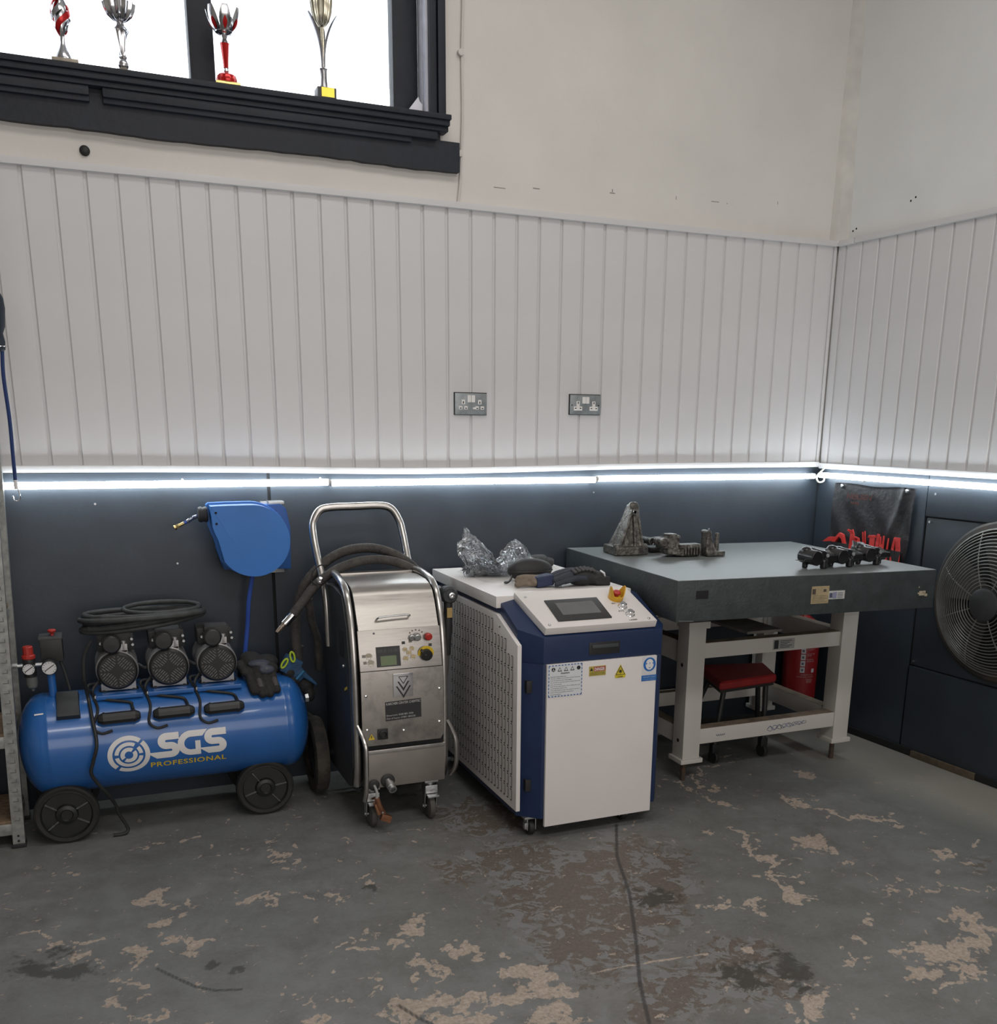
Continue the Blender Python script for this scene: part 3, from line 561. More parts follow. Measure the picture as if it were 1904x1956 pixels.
for q in range(7):
    a0 = q*2*math.pi/7+.2
    def pf(u, v, a0=a0):
        wv = .42*math.sin(math.pi*min(.97, v*.72+.16)); r = .014+.046*math.sin(v*1.45); a = a0+(u-.5)*2*wv
        return (x+r*math.cos(a), TY+r*math.sin(a), SZ+.158+.078*v**1.5)
    pt = MB().grid(pf, 6, 8).build('petal', M_SILV, t)
    def pf2(u, v, a0=a0):
        wv = .16*math.sin(math.pi*v); r = .0165+.046*math.sin((.25+v*.45)*1.45); a = a0+(u-.5)*2*wv
        return (x+r*math.cos(a), TY+r*math.sin(a), SZ+.158+.078*(.25+v*.45)**1.5)
    MB().grid(pf2, 3, 6).build('red_inlay', M_TRED, pt)
# black base with gold plaque, tall leaf stem
t = tro(-2.393, 'tall silver trophy with leaf stem on a black base with gold plaque', 0); x = -2.393
MB().prism([(x-.034, TY-.03, SZ), (x+.034, TY-.03, SZ), (x+.034, TY+.03, SZ), (x-.034, TY+.03, SZ)], (0, 0, .036)).build('base', M_BLACKPL, t, bevel=.003)
MB().box(x-.020, x+.026, TY-.0315, TY-.0295, SZ+.004, SZ+.034).build('plaque', M_PLAQ, t, smooth=False)
MB().lathe([(.016, .036), (.012, .05), (.010, .075), (.012, .095), (.014, .10), (.009, .104)], (x-.004, TY, SZ), n=24, fl=lambda a, u: 1+.12*math.sin(6*a+20*u)).build('textured_stem', mat('satin_silver', (.42, .42, .44), .32, 1.0, var=.05), t)
M_LEAF = mat('satin_silver', (.42, .42, .44), .32, 1.0, var=.05)
for q in range(3):
    a0 = (-.35, math.pi+.35, math.pi/2)[q]
    def pf(u, v, a0=a0):
        wv = 1.15*(1-v**1.4)+.10; r = .0075+.047*v**2.4; a = a0+(u-.5)*2*wv
        return (x-.004+r*math.cos(a), TY+r*math.sin(a)*.8, SZ+.102+.170*v)
    MB().grid(pf, 8, 12).build('leaf', M_LEAF, t)
MB().lathe([(.006, .10), (.006, .232), (.014, .236), (.026, .252), (.034, .278), (.038, .31), (.039, .35), (.036, .35), (.0, .25)], (x-.004, TY, SZ), n=72, fl=lambda a, u: 1+.045*math.sin(26*a)).build('cup', mat('champagne_metal', (.62, .57, .45), .2, 1.0, var=.05), t)
# ------------------------------------------------------------------ hose reel
M_REEL = mat('reel_blue', (.026, .165, .52), .42, var=.05, vscale=5); M_REELD = mat('reel_blue_deep', (.014, .085, .29), .45, var=.05)
t = thing('hose_reel', 'blue wall mounted retractable hose reel with short brass ended hose', 'hose reel', (-2.75, -.09, .87))
def reel_poly(grow=0, y=0):
    cx, cz, r = -2.752, 1.014, .142+grow; P = []
    for k in range(0, 27):
        a = math.radians(88 - k*9.0); P.append((cx+r*math.cos(a), y, cz+r*math.sin(a)))
    P += [(-2.889-grow, y, 1.020), (-2.900-grow, y, 1.048), (-2.906-grow, y, 1.068), (-2.910-grow, y, 1.146), (-2.902, y, 1.1535+grow), (-2.84, y, 1.1555+grow)]
    return P
MB().prism(reel_poly(-.008, -.165), (0, .09, 0)).build('front_cover', M_REEL, t, bevel=.010, seg=3)
MB().prism(reel_poly(0, -.088), (0, .03, 0)).build('casing', M_REEL, t, bevel=.004)
MB().prism([(-2.855, -.062, .896), (-2.602, -.062, .888), (-2.596, -.062, 1.05), (-2.610, -.062, 1.125), (-2.632, -.062, 1.143), (-2.88, -.062, 1.13), (-2.88, -.062, .98)], (0, .045, 0)).build('rear_casing', M_REELD, t, bevel=.006)
b = MB(); b.box(-2.675, -2.615, -.055, -.004, 1.140, 1.152); b.box(-2.70, -2.62, -.018, -.001, .87, 1.15); b.build('wall_bracket', M_STEEL, t, bevel=.002)
for z in (1.122, 1.082): MB().cyl((-2.884, -.168, z), (-2.884, -.155, z), .0042, n=10).build('screw_recess', M_BLACKGAP, t)
for x, z in ((-2.652, 1.115), (-2.645, .92), (-2.67, .905)): MB().cyl((x, -.065, z), (x, -.060, z), .003, n=8).build('screw', M_BLACKGAP, t)
MB().lathe([(.010, 0), (.026, .003), (.030, .012), (.026, .02), (.030, .030), (.026, .036)], (-2.944, -.10, 1.112), (1, 0, .0), n=20).build('rubber_stop', mat('grey_rubber', (.035, .035, .038), .6), t)
sp = spl([(-2.935, -.10, 1.110), (-2.958, -.10, 1.101), (-2.978, -.10, 1.089), (-2.995, -.10, 1.081)], 6)
hs = MB().tube(sp, .0058, 10).build('hose_end', mat('blue_hose', (.03, .08, .36), .4), t)
b = MB()
for k in range(11):
    p = sp[3+k]; q = sp[4+k]; d = (q-p).normalized(); a = d.orthogonal().normalized(); c = d.cross(a)
    b.tube([p+.0072*(math.cos(i*math.pi/5)*a+math.sin(i*math.pi/5)*c) for i in range(10)], .0013, 5, closed=True)
b.build('strain_spring', M_CHROME, hs)
b = MB(); b.cyl((-2.993, -.10, 1.082), (-3.012, -.10, 1.073), .0062, n=12); b.cyl((-3.012, -.10, 1.073), (-3.022, -.10, 1.068), .0085, n=6); b.cyl((-3.022, -.10, 1.068), (-3.028, -.10, 1.065), .0085, .010, n=12); b.build('brass_fitting', M_BRASS, t)
MB().tube(spl([(-2.752, -.075, .90), (-2.755, -.07, .862), (-2.772, -.065, .77), (-2.782, -.06, .67), (-2.796, -.06, .57), (-2.80, -.06, .52)], 6), .0085, 10).build('supply_hose', MATS['blue_hose'], t)
# ------------------------------------------------------------------ wall fan
t = thing('wall_fan', 'large round extractor fan with domed black wire guard on the right wall', 'fan', tuple(RW(1.10, 0, .47)))
FS, FZ, FR = 1.105, .768, .30
M_WIRE = mat('guard_wire', (.36, .36, .345), .35, .8, var=.1); M_FAN = mat('fan_grey', (.035, .037, .04), .5, var=.1)
def ring_pts(r, d, n=64): return [(FS+r*math.cos(2*math.pi*k/n), d, FZ+r*math.sin(2*math.pi*k/n)) for k in range(n)]
b = MB(RWT); vs = []
for k in range(64):
    a = 2*math.pi*k/64
    for r, d in ((.335, -.002), (.322, .012), (.30, .016), (.285, .006), (.28, -.003)): vs.append((FS+r*math.cos(a), d, FZ+r*math.sin(a)))
b.add(vs, [(k*5+j, k*5+j+1, ((k+1) % 64)*5+j+1, ((k+1) % 64)*5+j) for k in range(64) for j in range(4)])
b.build('shroud', wear_mat('dusty_shroud', (.035, .034, .033), (.085, .065, .045), thr=.6, scale=5, rough=.75, soft=.15), t)
b = MB(RWT); b.cyl((FS, -.0035, FZ), (FS, -.002, FZ), .285, n=64); b.build('dark_opening', M_BLACKGAP, t, smooth=False)
for k in range(5):
    a0 = k*2*math.pi/5+.3
    def bl_(u, v, a0=a0):
        r = .06+.205*u; a = a0+(v-.5)*.75; return (FS+r*math.cos(a), .012+.03*(v-.5)+.004, FZ+r*math.sin(a))
    MB(RWT).grid(bl_, 6, 6).build('blade', wear_mat('dusty_blade', (.028, .027, .026), (.055, .045, .032), thr=.6, scale=9, rough=.7, soft=.12), t)
def dome(r): return .018 + .085*(1-(max(0, r-.07)/.235)**2.2)
NR = 17
for k in range(NR):
    r = .080+(FR-.080)*k/(NR-1); MB(RWT).tube(ring_pts(r, dome(r)), .0022 if k < NR-1 else .0038, 5, closed=True).build('guard_ring', M_WIRE, t)
for k in range(8):
    a = math.radians(112+k*45)
    rr_ = [.06, .10, .15, .2, .25, .285, .302]
    MB(RWT).tube([(FS+r*math.cos(a), dome(r)-.004, FZ+r*math.sin(a)) for r in rr_] + [(FS+.305*math.cos(a), .0, FZ+.305*math.sin(a))], .0026, 6).build('guard_spoke', M_WIRE, t)
MB(RWT).lathe([(.066, 0), (.068, .012), (.066, .03), (.058, .034), (.0, .035)], (FS, .078, FZ), (0, 1, 0), n=40).build('hub_cover', M_FAN, t)
# ------------------------------------------------------------------ tool pouch
t = thing('tool_pouch', 'black fabric tool pouch screwed to the right wall', 'pouch', tuple(RW(.36, 0, .80)))
M_FAB = mat('black_nylon', (.020, .020, .023), .55, var=.15, vscale=60, bump=.35, bscale=45)
def pz(u, v):
    s = .132+.49*u; z = .80+.395*v
    d = .012+.012*math.sin(7*u+3*v)*math.sin(3*v+1)*(1-v) + .010*math.exp(-((u-.16)/.12)**2-((v-.7)/.4)**2)+.006*math.sin(19*u+11*v)*(.4+.6*(1-v)) + .014*math.exp(-((u-.88-.25*(v-.9))/.05)**2)
    if u > .985 or v > .985 or u < .015: d += .003
    return (s-.01*(1-v)*(.3+u), d, z+.004*math.sin(9*u))
MB(RWT).grid(pz, 70, 60).build('fabric_sheet', M_FAB, t)
def pk(u, v):
    a = pz(u*.97+.02, v*.30+.0); return (a[0], a[1]+.030+.007*abs(math.sin(u*math.pi*9)), a[2])
MB(RWT).grid(pk, 90, 16).build('pocket_row', mat('pocket_mesh', (.016, .016, .018), .7, bump=.3, bscale=90), t)
for s, z in ((.196, 1.183), (.588, 1.184)):
    w = MB(RWT).cyl((s, .020, z), (s, .032, z), .010, n=16).build('washer', M_CHROME, t, bevel=.001); MB(RWT).cyl((s, .032, z), (s, .035, z), .004, n=10).build('screw_head', M_STEEL, w)
b = MB(RWT); text_on(b, 'NEILSEN', (.235, .0335, 1.128), (.155, .001, 0), (.004, 0, .026), bold=.03); b.build('printed_name', mat('faded_red_print', (.11, .026, .022), .6, var=.3, vscale=80), t, smooth=False)
b = MB(RWT)
for k in range(4): b.box(.265+.012*k, .272+.014*k, .0325, .0332, 1.108-.004*(k % 2), 1.116)
b.build('printed_marks', MATS['faded_red_print'], t, smooth=False)
M_TOOL = mat('red_nylon_tool', (.60, .045, .04), .42, var=.08)
def tool(label, build, s):
    g = MB(RWT); build(g); o = g.build('trim_tool', M_TOOL, None, bevel=.0012, org=tuple(RW(s, .03, .89))); tag(o, label, 'trim tool', 'red trim tools in the wall pouch')
def strip(g, pts, w0, w1, th=.005, y=.044):
    P = [Vector((p[0], y, p[1])) for p in pts]; n = len(P); L = []; R_ = []
    for i, p in enumerate(P):
        a = P[max(0, i-1)]; c = P[min(n-1, i+1)]; d = (c-a).normalized(); q = Vector((d.z, 0, -d.x)); w = (w0+(w1-w0)*i/(n-1))/2
        L.append(p+q*w); R_.append(p-q*w)
    for i in range(n-1): g.prism([L[i], L[i+1], R_[i+1], R_[i]], (0, th, 0))
tool('red trim tool with a wide flat hooked head, leftmost in the pouch', lambda g: (g.prism([(.122, .040, .915), (.162, .040, .942), (.205, .040, .945), (.228, .040, .968), (.252, .040, .962), (.270, .040, .915), (.258, .040, .905), (.245, .040, .94), (.228, .040, .948), (.205, .040, .920), (.17, .040, .922)], (0, .014, 0)), g.box(.235, .268, .042, .048, .83, .915)), .2)
tool('red trim tool with a backward bent tip, second from the left in the pouch', lambda g: (strip(g, [(.305, .83), (.306, .93), (.308, .968), (.298, .985)], .026, .024), strip(g, [(.31, .978), (.275, .985)], .012, .009), strip(g, [(.325, .93), (.33, .955)], .03, .03)), .3)
tool('red curled trim tool with rounded shoulder, third from the left in the pouch', lambda g: strip(g, [(.350, .83), (.352, .925), (.346, .947), (.322, .952)], .022, .018), .35)
tool('narrow forked red trim tool, fourth from the left in the pouch', lambda g: (strip(g, [(.378, .83), (.379, .94), (.370, .985)], .010, .005), strip(g, [(.392, .83), (.391, .94), (.383, .99)], .009, .004)), .385)
tool('red trim tool with a flat T shaped head, fifth from the left in the pouch', lambda g: (strip(g, [(.432, .83), (.432, .965)], .026, .030), g.prism([(.405, .042, .962), (.452, .042, .966), (.450, .042, .978), (.410, .042, .974)], (0, .008, 0))), .43)
tool('straight red trim tool with angled tip, sixth from the left in the pouch', lambda g: strip(g, [(.463, .83), (.464, .95), (.468, .985)], .020, .014), .465)
tool('red trim tool with notched chisel tip, seventh from the left in the pouch', lambda g: (strip(g, [(.489, .83), (.490, .94)], .026, .026), strip(g, [(.482, .94), (.480, .975)], .010, .007), strip(g, [(.497, .94), (.499, .98)], .010, .006)), .49)
tool('slim pointed red trim tool, eighth from the left in the pouch', lambda g: strip(g, [(.523, .83), (.524, .92), (.527, .972)], .014, .004), .52)
tool('wide red trim tool with two legs, rightmost in the pouch', lambda g: (strip(g, [(.553, .83), (.556, .93), (.563, .975)], .018, .010), strip(g, [(.588, .83), (.586, .93), (.578, .975)], .026, .024), g.box(.558, .592, .042, .047, .966, .980)), .57)
# ------------------------------------------------------------------ hanging cord at the left edge
t = thing('hanging_cord', 'blue elastic cord with a metal hook hanging at the left edge', 'cord', (-3.522, -.30, 1.19))
MB().tube(spl([(-3.517, -.3, 1.66), (-3.522, -.3, 1.578), (-3.519, -.3, 1.449), (-3.521, -.3, 1.35), (-3.523, -.3, 1.25)], 6), .0058, 8).build('cord', mat('cord_blue', (.012, .035, .14), .7, bump=.3, bscale=300), t)
MB().tube([(-3.523, -.3, 1.255), (-3.523, -.3, 1.225)], .006, 8).build('knot', M_WHITEPR, t)
MB().tube(spl([(-3.523, -.3, 1.24), (-3.517, -.3, 1.22), (-3.514, -.3, 1.20), (-3.520, -.3, 1.188), (-3.532, -.3, 1.190), (-3.535, -.3, 1.204)], 6), .002, 8).build('hook', M_CHROME, t)
b = MB(); b.lathe([(.012, 0), (.02, .006), (.022, .03), (.018, .055), (.026, .075), (.032, .13), (.030, .16), (.012, .20), (.006, .9)], (-3.527, -.3, 1.655), n=18); b.build('grip', mat('navy_grip', (.012, .02, .035), .5), t)
MB().tube(ring := [(-3.527+.024*math.cos(k*math.pi/8), -.3+.024*math.sin(k*math.pi/8), 1.668+.004*math.cos(k*math.pi/8)) for k in range(16)], .0018, 5, closed=True).build('wire_ring', M_CHROME, t)
# ------------------------------------------------------------------ air compressor
CYc, CZc, CR = -.25, .333, .18
def onc(x, v, off=0.0):   # point on the tank: v = arc length up from the front line
    a = v/CR; return Vector((x, CYc-(CR+off)*math.cos(a), CZc+(CR+off)*math.sin(a)))
comp = thing('air_compressor', 'blue horizontal tank air compressor with three motors on black wheels', 'compressor', (-3.1, -.25, 0))
prof = []
for k in range(9):
    a = math.pi/2*k/8; prof.append((CR*math.sin(a) if k else .001, .085*(1-math.cos(a))))
L0, L1 = -3.612, -2.603
pr_ = prof + [(CR, .10), (CR+.0015, .104), (CR, .108)] + [(CR, (L1-L0)-.108), (CR+.0015, (L1-L0)-.104), (CR, (L1-L0)-.10)] + [(r, (L1-L0)-h) for r, h in reversed(prof)]
tank = MB().lathe(pr_, (L0, CYc, CZc), (1, 0, 0), n=64).build('tank', M_BLUE, comp, ang=50)
MB().lathe([(.016, 0), (.018, .012), (.012, .02)], (L1-.012, CYc-.05, CZc+.09), (1, 0, 0), n=6).build('end_plug', M_STEEL, tank)
# printed logo rings
def ring_arc(g, cx, cv, r0, r1, a0, a1, off=.0012):
    n = max(6, int(abs(a1-a0)/6)); P = []
    for k in range(n+1):
        a = math.radians(a0+(a1-a0)*k/n)
        for r in (r0, r1): P.append(onc(cx+r*math.cos(a), cv+r*math.sin(a), off))
    g.add(P, [(2*k, 2*k+1, 2*k+3, 2*k+2) for k in range(n)])
g = MB(); LC, LV = -3.259, -.020
ring_arc(g, LC, LV, .054, .070, 52, 228); ring_arc(g, LC, LV, .054, .070, 238, 404)
ring_arc(g, LC, LV, .034, .047, 60, 175); ring_arc(g, LC, LV, .034, .047, 190, 352); ring_arc(g, LC, LV, .034, .047, 5, 40)
ring_arc(g, LC, LV, .014, .028, 55, 215); ring_arc(g, LC, LV, .014, .028, 235, 395)
g.build('ring_logo', M_WHITEPR, tank, smooth=False)
def ribbon(g, pts, w, cut0=None, cut1=None, n=5):
    """thick letter stroke in (x, v) space following pts, wrapped on the tank"""
    P = [Vector((p[0], p[1], 0)) for p in pts]; Lf = []; Rt = []
    for i, p in enumerate(P):
        a = P[max(0, i-1)]; c = P[min(len(P)-1, i+1)]; d = (c-a).normalized(); q = Vector((-d.y, d.x, 0)); Lf.append(p+q*w/2); Rt.append(p-q*w/2)
    if cut0: Lf[0].x += cut0[0]; Rt[0].x += cut0[1]
    if cut1: Lf[-1].x += cut1[0]; Rt[-1].x += cut1[1]
    vs = []
    for l, r in zip(Lf, Rt):
        for k in range(n+1): q = l.lerp(r, k/n); vs.append(onc(q.x, q.y, .0013))
    g.add(vs, [(i*(n+1)+k, i*(n+1)+k+1, (i+1)*(n+1)+k+1, (i+1)*(n+1)+k) for i in range(len(P)-1) for k in range(n)])
def arc2(cx, cv, rx, rv, a0, a1, n=10): return [(cx+rx*math.cos(math.radians(a0+(a1-a0)*k/n)), cv+rv*math.sin(math.radians(a0+(a1-a0)*k/n))) for k in range(n+1)]
g = MB()
def letter_S(x0, w, v0, h, st, tail):
    q = h/4.0; rv = (h-st)/4; top = v0+h-st/2; midv = v0+h/2; bot = v0+st/2; xl = x0+st/2; xr = x0+w-st/2
    pts = [(x0+w, top)] + [(xl+rv, top)] + arc2(xl+rv, (top+midv)/2, rv, rv, 100, 260) + [(xr-rv, midv)] + arc2(xr-rv, (midv+bot)/2, rv, rv, 80, -80) + [(xr-rv, bot), (x0-tail, bot)]
    ribbon(g, pts, st, cut0=(0, 0), cut1=(.02, -.012))
letter_S(-3.162, .072, -.046, .092, .025, .026)
x0, w, v0, h, st = -3.096, .100, -.046, .092, .0225
rv = (h-st)/2; xl = x0+st/2
ribbon(g, [(x0+w+.004, v0+h-st/2), (x0+.055, v0+h-st/2), (xl+rv, v0+h-st/2)] + arc2(xl+rv, v0+h/2, rv, rv, 100, 260) + [(xl+rv, v0+st/2), (x0+.078, v0+st/2)], st, cut0=(-.018, .0))
ribbon(g, [(x0+.069, v0+st*.9), (x0+.069, v0+.054)], .018)
letter_S(-3.004, .076, -.046, .092, .025, .008)
g.build('letters_sgs', M_WHITEPR, tank, smooth=False)
V, F = text2d('PROFESSIONAL', .02, 0.0, 1.1); g = MB()
x0, x1, v0, v1 = -3.190, -2.931, -.082, -.060
g.add([onc(x0+(x1-x0)*float(a), v0+(v1-v0)*float(b), .0013) for a, b in V], F)
g.build('letters_professional', M_YELLOW, tank, smooth=False)
# saddles and motors
M_MOT = mat('cast_aluminium', (.42, .41, .41), .45, .7, var=.12, vscale=30); M_FCOV = mat('fan_cover_black', (.014, .014, .015), .45); M_SLOT = mat('slot_grey', (.22, .22, .22), .5, var=.1)
mfirst = None
for mi, mx_ in enumerate((-3.270, -3.098, -2.930)):
    MB().box(mx_-.078, mx_+.078, -.345, -.13, .497, .513).build('motor_saddle', M_BLUE, comp, bevel=.004)
    mc = Vector((mx_, -.25, .592)); fy = -.315
    b = MB(); b.lathe([(.064, .0), (.071, .006), (.072, .05), (.070, .052), (.070, .13), (.072, .132), (.072, .18), (.062, .19)], (mx_, fy+.004, mc.z), (0, 1, 0), n=36)
    b.box(mx_-.058, mx_+.058, fy+.02, fy+.05, .517, .55); b.box(mx_-.058, mx_+.058, fy+.13, fy+.17, .517, .55)
    b.box(mx_-.022, mx_+.040, fy+.012, fy+.08, mc.z+.05, mc.z+.092)
    mot = b.build('motor', M_MOT, comp, bevel=.002)
    b = MB()
    for sx in (-.05, .05): b.cyl((mx_+sx, fy+.035, .498), (mx_+sx, fy+.035, .520), .016, n=14)
    b.build('rubber_feet', M_BLACKRB, mot)
    MB().lathe([(.067, 0), (.067, -.010), (.060, -.016), (.0, -.0165)], (mx_, fy+.006, mc.z), (0, 1, 0), n=40).build('fan_cover', M_FCOV, mot)
    b = MB(); yy = fy-.0113
    for qd in range(4):
        a = math.radians(45+90*qd); d = Vector((math.cos(a), 0, math.sin(a))); pp = Vector((-math.sin(a), 0, math.cos(a)))
        for k in range(-4, 5):
            tt = k*.0082; lo = max(.020, abs(tt)+.006); hi = math.sqrt(max(0, .055**2-tt*tt))
            lo2 = lo
            while lo2 < hi-.004:
                e = min(hi, lo2+.014); c = Vector((mx_, yy-.0002, mc.z))+pp*tt+d*(lo2+e)/2
                b.obox(c, d*(e-lo2)/2, (0, .0006, 0), pp*.0009); lo2 = e+.003
    o = b.build('vent_slots', M_SLOT, mot, smooth=False); o['kind'] = 'stuff'
    b = MB(); b.box(mx_-.055, mx_+.060, fy+.06, fy+.19, .655, .705); 
    for k in range(5): b.box(mx_-.058, mx_+.063, fy+.062+.026*k, fy+.074+.026*k, .65, .712)
    b.box(mx_-.035, mx_+.052, fy+.03, fy+.062, .665, .722)
    b.build('cylinder_head', M_FCOV, mot, bevel=.003)
    b = MB(); b.box(mx_-.03, mx_+.048, fy+.034, fy+.10, .7215, .7235); b.build('head_cover', mat('grey_head_cover', (.06, .06, .062), .55, var=.2, vscale=60), mot, smooth=False)
    b = MB(); b.lathe([(.026, 0), (.030, .004), (.031, .028), (.026, .032), (.0, .033)], (mx_-.012, fy+.012, .690), (0, -1, 0), n=28); b.build('air_filter', M_BLACKPL, mot)
    b = MB(); b.tube([(mx_-.012+.031*math.cos(k*math.pi/12), fy-.004, .690+.031*math.sin(k*math.pi/12)) for k in range(24)], .0025, 6, closed=True); b.build('filter_rim', M_BLACKRB, mot)
    b = MB(); b.cyl((mx_+.028, fy+.02, .66), (mx_+.028, fy+.02, .695), .009, n=14); b.box(mx_+.012, mx_+.040, fy+.012, fy+.03, .655, .662); b.build('relief_valve', M_MOT, mot, bevel=.001)
    b = MB()
    for dx, dz in ((-.046, .69), (.056, .70), (.058, .68)): b.cyl((mx_+dx, fy+.028, dz), (mx_+dx, fy+.01, dz), .005, n=6)
    b.build('bolts', M_STEEL, mot)
    # capacitor housing on the tank
    cx_ = (-3.279, -3.098, -2.926)[mi]; c = onc(cx_, .112, .018)
    MB().lathe([(.010, -.070), (.015, -.066), (.020, -.055), (.021, -.052), (.021, .052), (.020, .055), (.015, .066), (.010, .070)], c, (1, 0, .012), n=10).build('capacitor_housing', M_BLACKPL, comp, smooth=False)
    for dx in (-.048, .048): MB().lathe([(.0225, -.003), (.0225, .003)], c+Vector((dx, 0, 0)), (1, 0, .012), n=10).build('capacitor_band', M_BLACKPL, comp, smooth=False)
    tie = onc(mx_-.078+.0, .208, .007)
    b = MB()
    b.tube(spl([(mx_-.06, -.30, .56), (mx_-.085, -.335, .535), tie, onc(mx_-.035, .188, .008), onc(mx_+.03, .172, .006), onc(cx_+.045, .158, .006), c+Vector((.05, 0, .015))], 6), .0052, 8)
    b.tube(spl([(mx_-.055, -.29, .545), (mx_-.10, -.33, .55), tie+Vector((-.008, 0, .002)), onc(mx_-.075, .15, .007), onc(cx_-.085, .09, .007), onc(cx_-.06, .066, .008), onc(cx_-.025, .072, .010)], 6), .0048, 8)
    b.build('motor_cable', M_BLACKRB, comp)
    MB().obox(tie, (.004, 0, 0), (0, .008, 0), (0, 0, .007)).build('cable_tie', M_WHITEPL, comp, bevel=.002)
# copper pipes between motors
b = MB()
for a, c in ((-3.2, -3.165), (-3.03, -2.995)): b.tube(spl([(a, -.27, .60), (a+.02, -.29, .59), (c, -.28, .585), (c+.01, -.25, .54)], 5), .006, 8)
b.tube(spl([(-2.865, -.28, .57), (-2.845, -.25, .545), (-2.84, -.2, .51)], 5), .008, 8)
b.build('air_pipe', M_BLACKRB, comp)
# junction box on the tank shoulder
g = MB(); P = []
for v in (.128, .248): P += [onc(-3.478, v, -.005), onc(-3.400, v, -.005)]
for v, o_ in ((.131, .024), (.245, .020)): P += [onc(-3.474, v, o_), onc(-3.404, v, o_)]
g.add(P, [(0, 1, 3, 2), (4, 5, 7, 6), (0, 1, 5, 4), (2, 3, 7, 6), (0, 2, 6, 4), (1, 3, 7, 5)])
g.build('junction_box', mat('grey_black_plastic', (.030, .031, .031), .55, var=.15), comp, bevel=.004)
MB().tube(spl([(-3.43, -.27, .525), (-3.44, -.25, .58), (-3.455, -.23, .635)], 5), .005, 8).build('switch_cable', M_BLACKRB, comp)
# pressure switch, regulator, gauges
b = MB(); b.box(-3.512, -3.440, -.245, -.165, .625, .708); b.build('pressure_switch', M_BLACKPL, comp, bevel=.005)
b = MB(); b.box(-3.514, -3.438, -.247, -.163, .704, .714); b.build('switch_lid', mat('grey_lid', (.05, .05, .052), .5), comp, bevel=.003)
MB().lathe([(.006, .712), (.006, .72), (.013, .727), (.014, .732), (.011, .735)], (-3.470, -.21, 0), n=18).build('red_stop_button', M_RED, comp)
b = MB(); b.cyl((-3.484, -.275, .50), (-3.484, -.275, .60), .013, n=16); b.build('riser_pipe', M_BLUE, comp)
b = MB(); b.cyl((-3.63, -.27, .625), (-3.50, -.27, .625), .0075, n=12); b.cyl((-3.60, -.27, .625), (-3.585, -.27, .625), .011, n=6); b.build('manifold', M_BRASS if False else M_STEEL, comp)
b = MB(); b.cyl((-3.548, -.27, .585), (-3.548, -.27, .655), .020, n=18); b.build('regulator_body', M_BLACKPL, comp, bevel=.002)
MB().lathe([(.020, .648), (.022, .652), (.022, .660), (.0165, .664), (.0165, .690), (.014, .693)], (-3.548, -.27, 0), n=12).build('regulator_knob', M_RED, comp, smooth=False)
MB().lathe([(.018, .588), (.019, .565), (.016, .548), (.006, .540), (.004, .533)], (-3.546, -.268, 0), n=18).build('filter_bowl', mat('smoky_bowl', (.16, .17, .16), .2, alpha=.75, var=.05), comp)
for gx, gz, gr in ((-3.550, .618, .021), (-3.486, .618, .0255)):
    gy = -.305
    ga = MB().lathe([(gr*.9, .03), (gr, .026), (gr, .002), (gr*.92, 0), (gr*.88, .004)], (gx, gy, gz), (0, 1, 0), n=28).build('pressure_gauge', M_BLACKPL, comp)
    MB().lathe([(gr*.89, .0), (gr*.89, .003)], (gx, gy+.001, gz), (0, 1, 0), n=28).build('dial', mat('dial_white', (.62, .62, .62), .4, var=.02), ga)
    b = MB(); b.obox((gx, gy+.0002, gz), (gr*.6, 0, gr*.42), (0, .0004, 0), (-.0007, 0, .001)); b.build('needle', M_BLACKPR, ga, smooth=False)
    b = MB()
    for k in range(11):
        a = math.radians(225-27*k); c_ = Vector((math.cos(a), 0, math.sin(a))); b.obox(Vector((gx, gy+.0004, gz))+c_*gr*.74, c_*gr*.1, (0, .0003, 0), Vector((-c_.z, 0, c_.x))*.0006)
    b.build('tick_marks', M_BLACKPR, ga, smooth=False)
MB().cyl((-3.553, -.27, .625), (-3.490, -.27, .622), .006, n=10).build('gauge_pipe', M_BLACKPL, comp)
# label and handle marks on the tank
b = MB(); b.add([onc(-3.545, .155, .001), onc(-3.517, .157, .001), onc(-3.517, .163, .001), onc(-3.545, .161, .001)], [(0, 1, 2, 3)]); b.build('small_label', M_WHITEPR, tank, smooth=False)
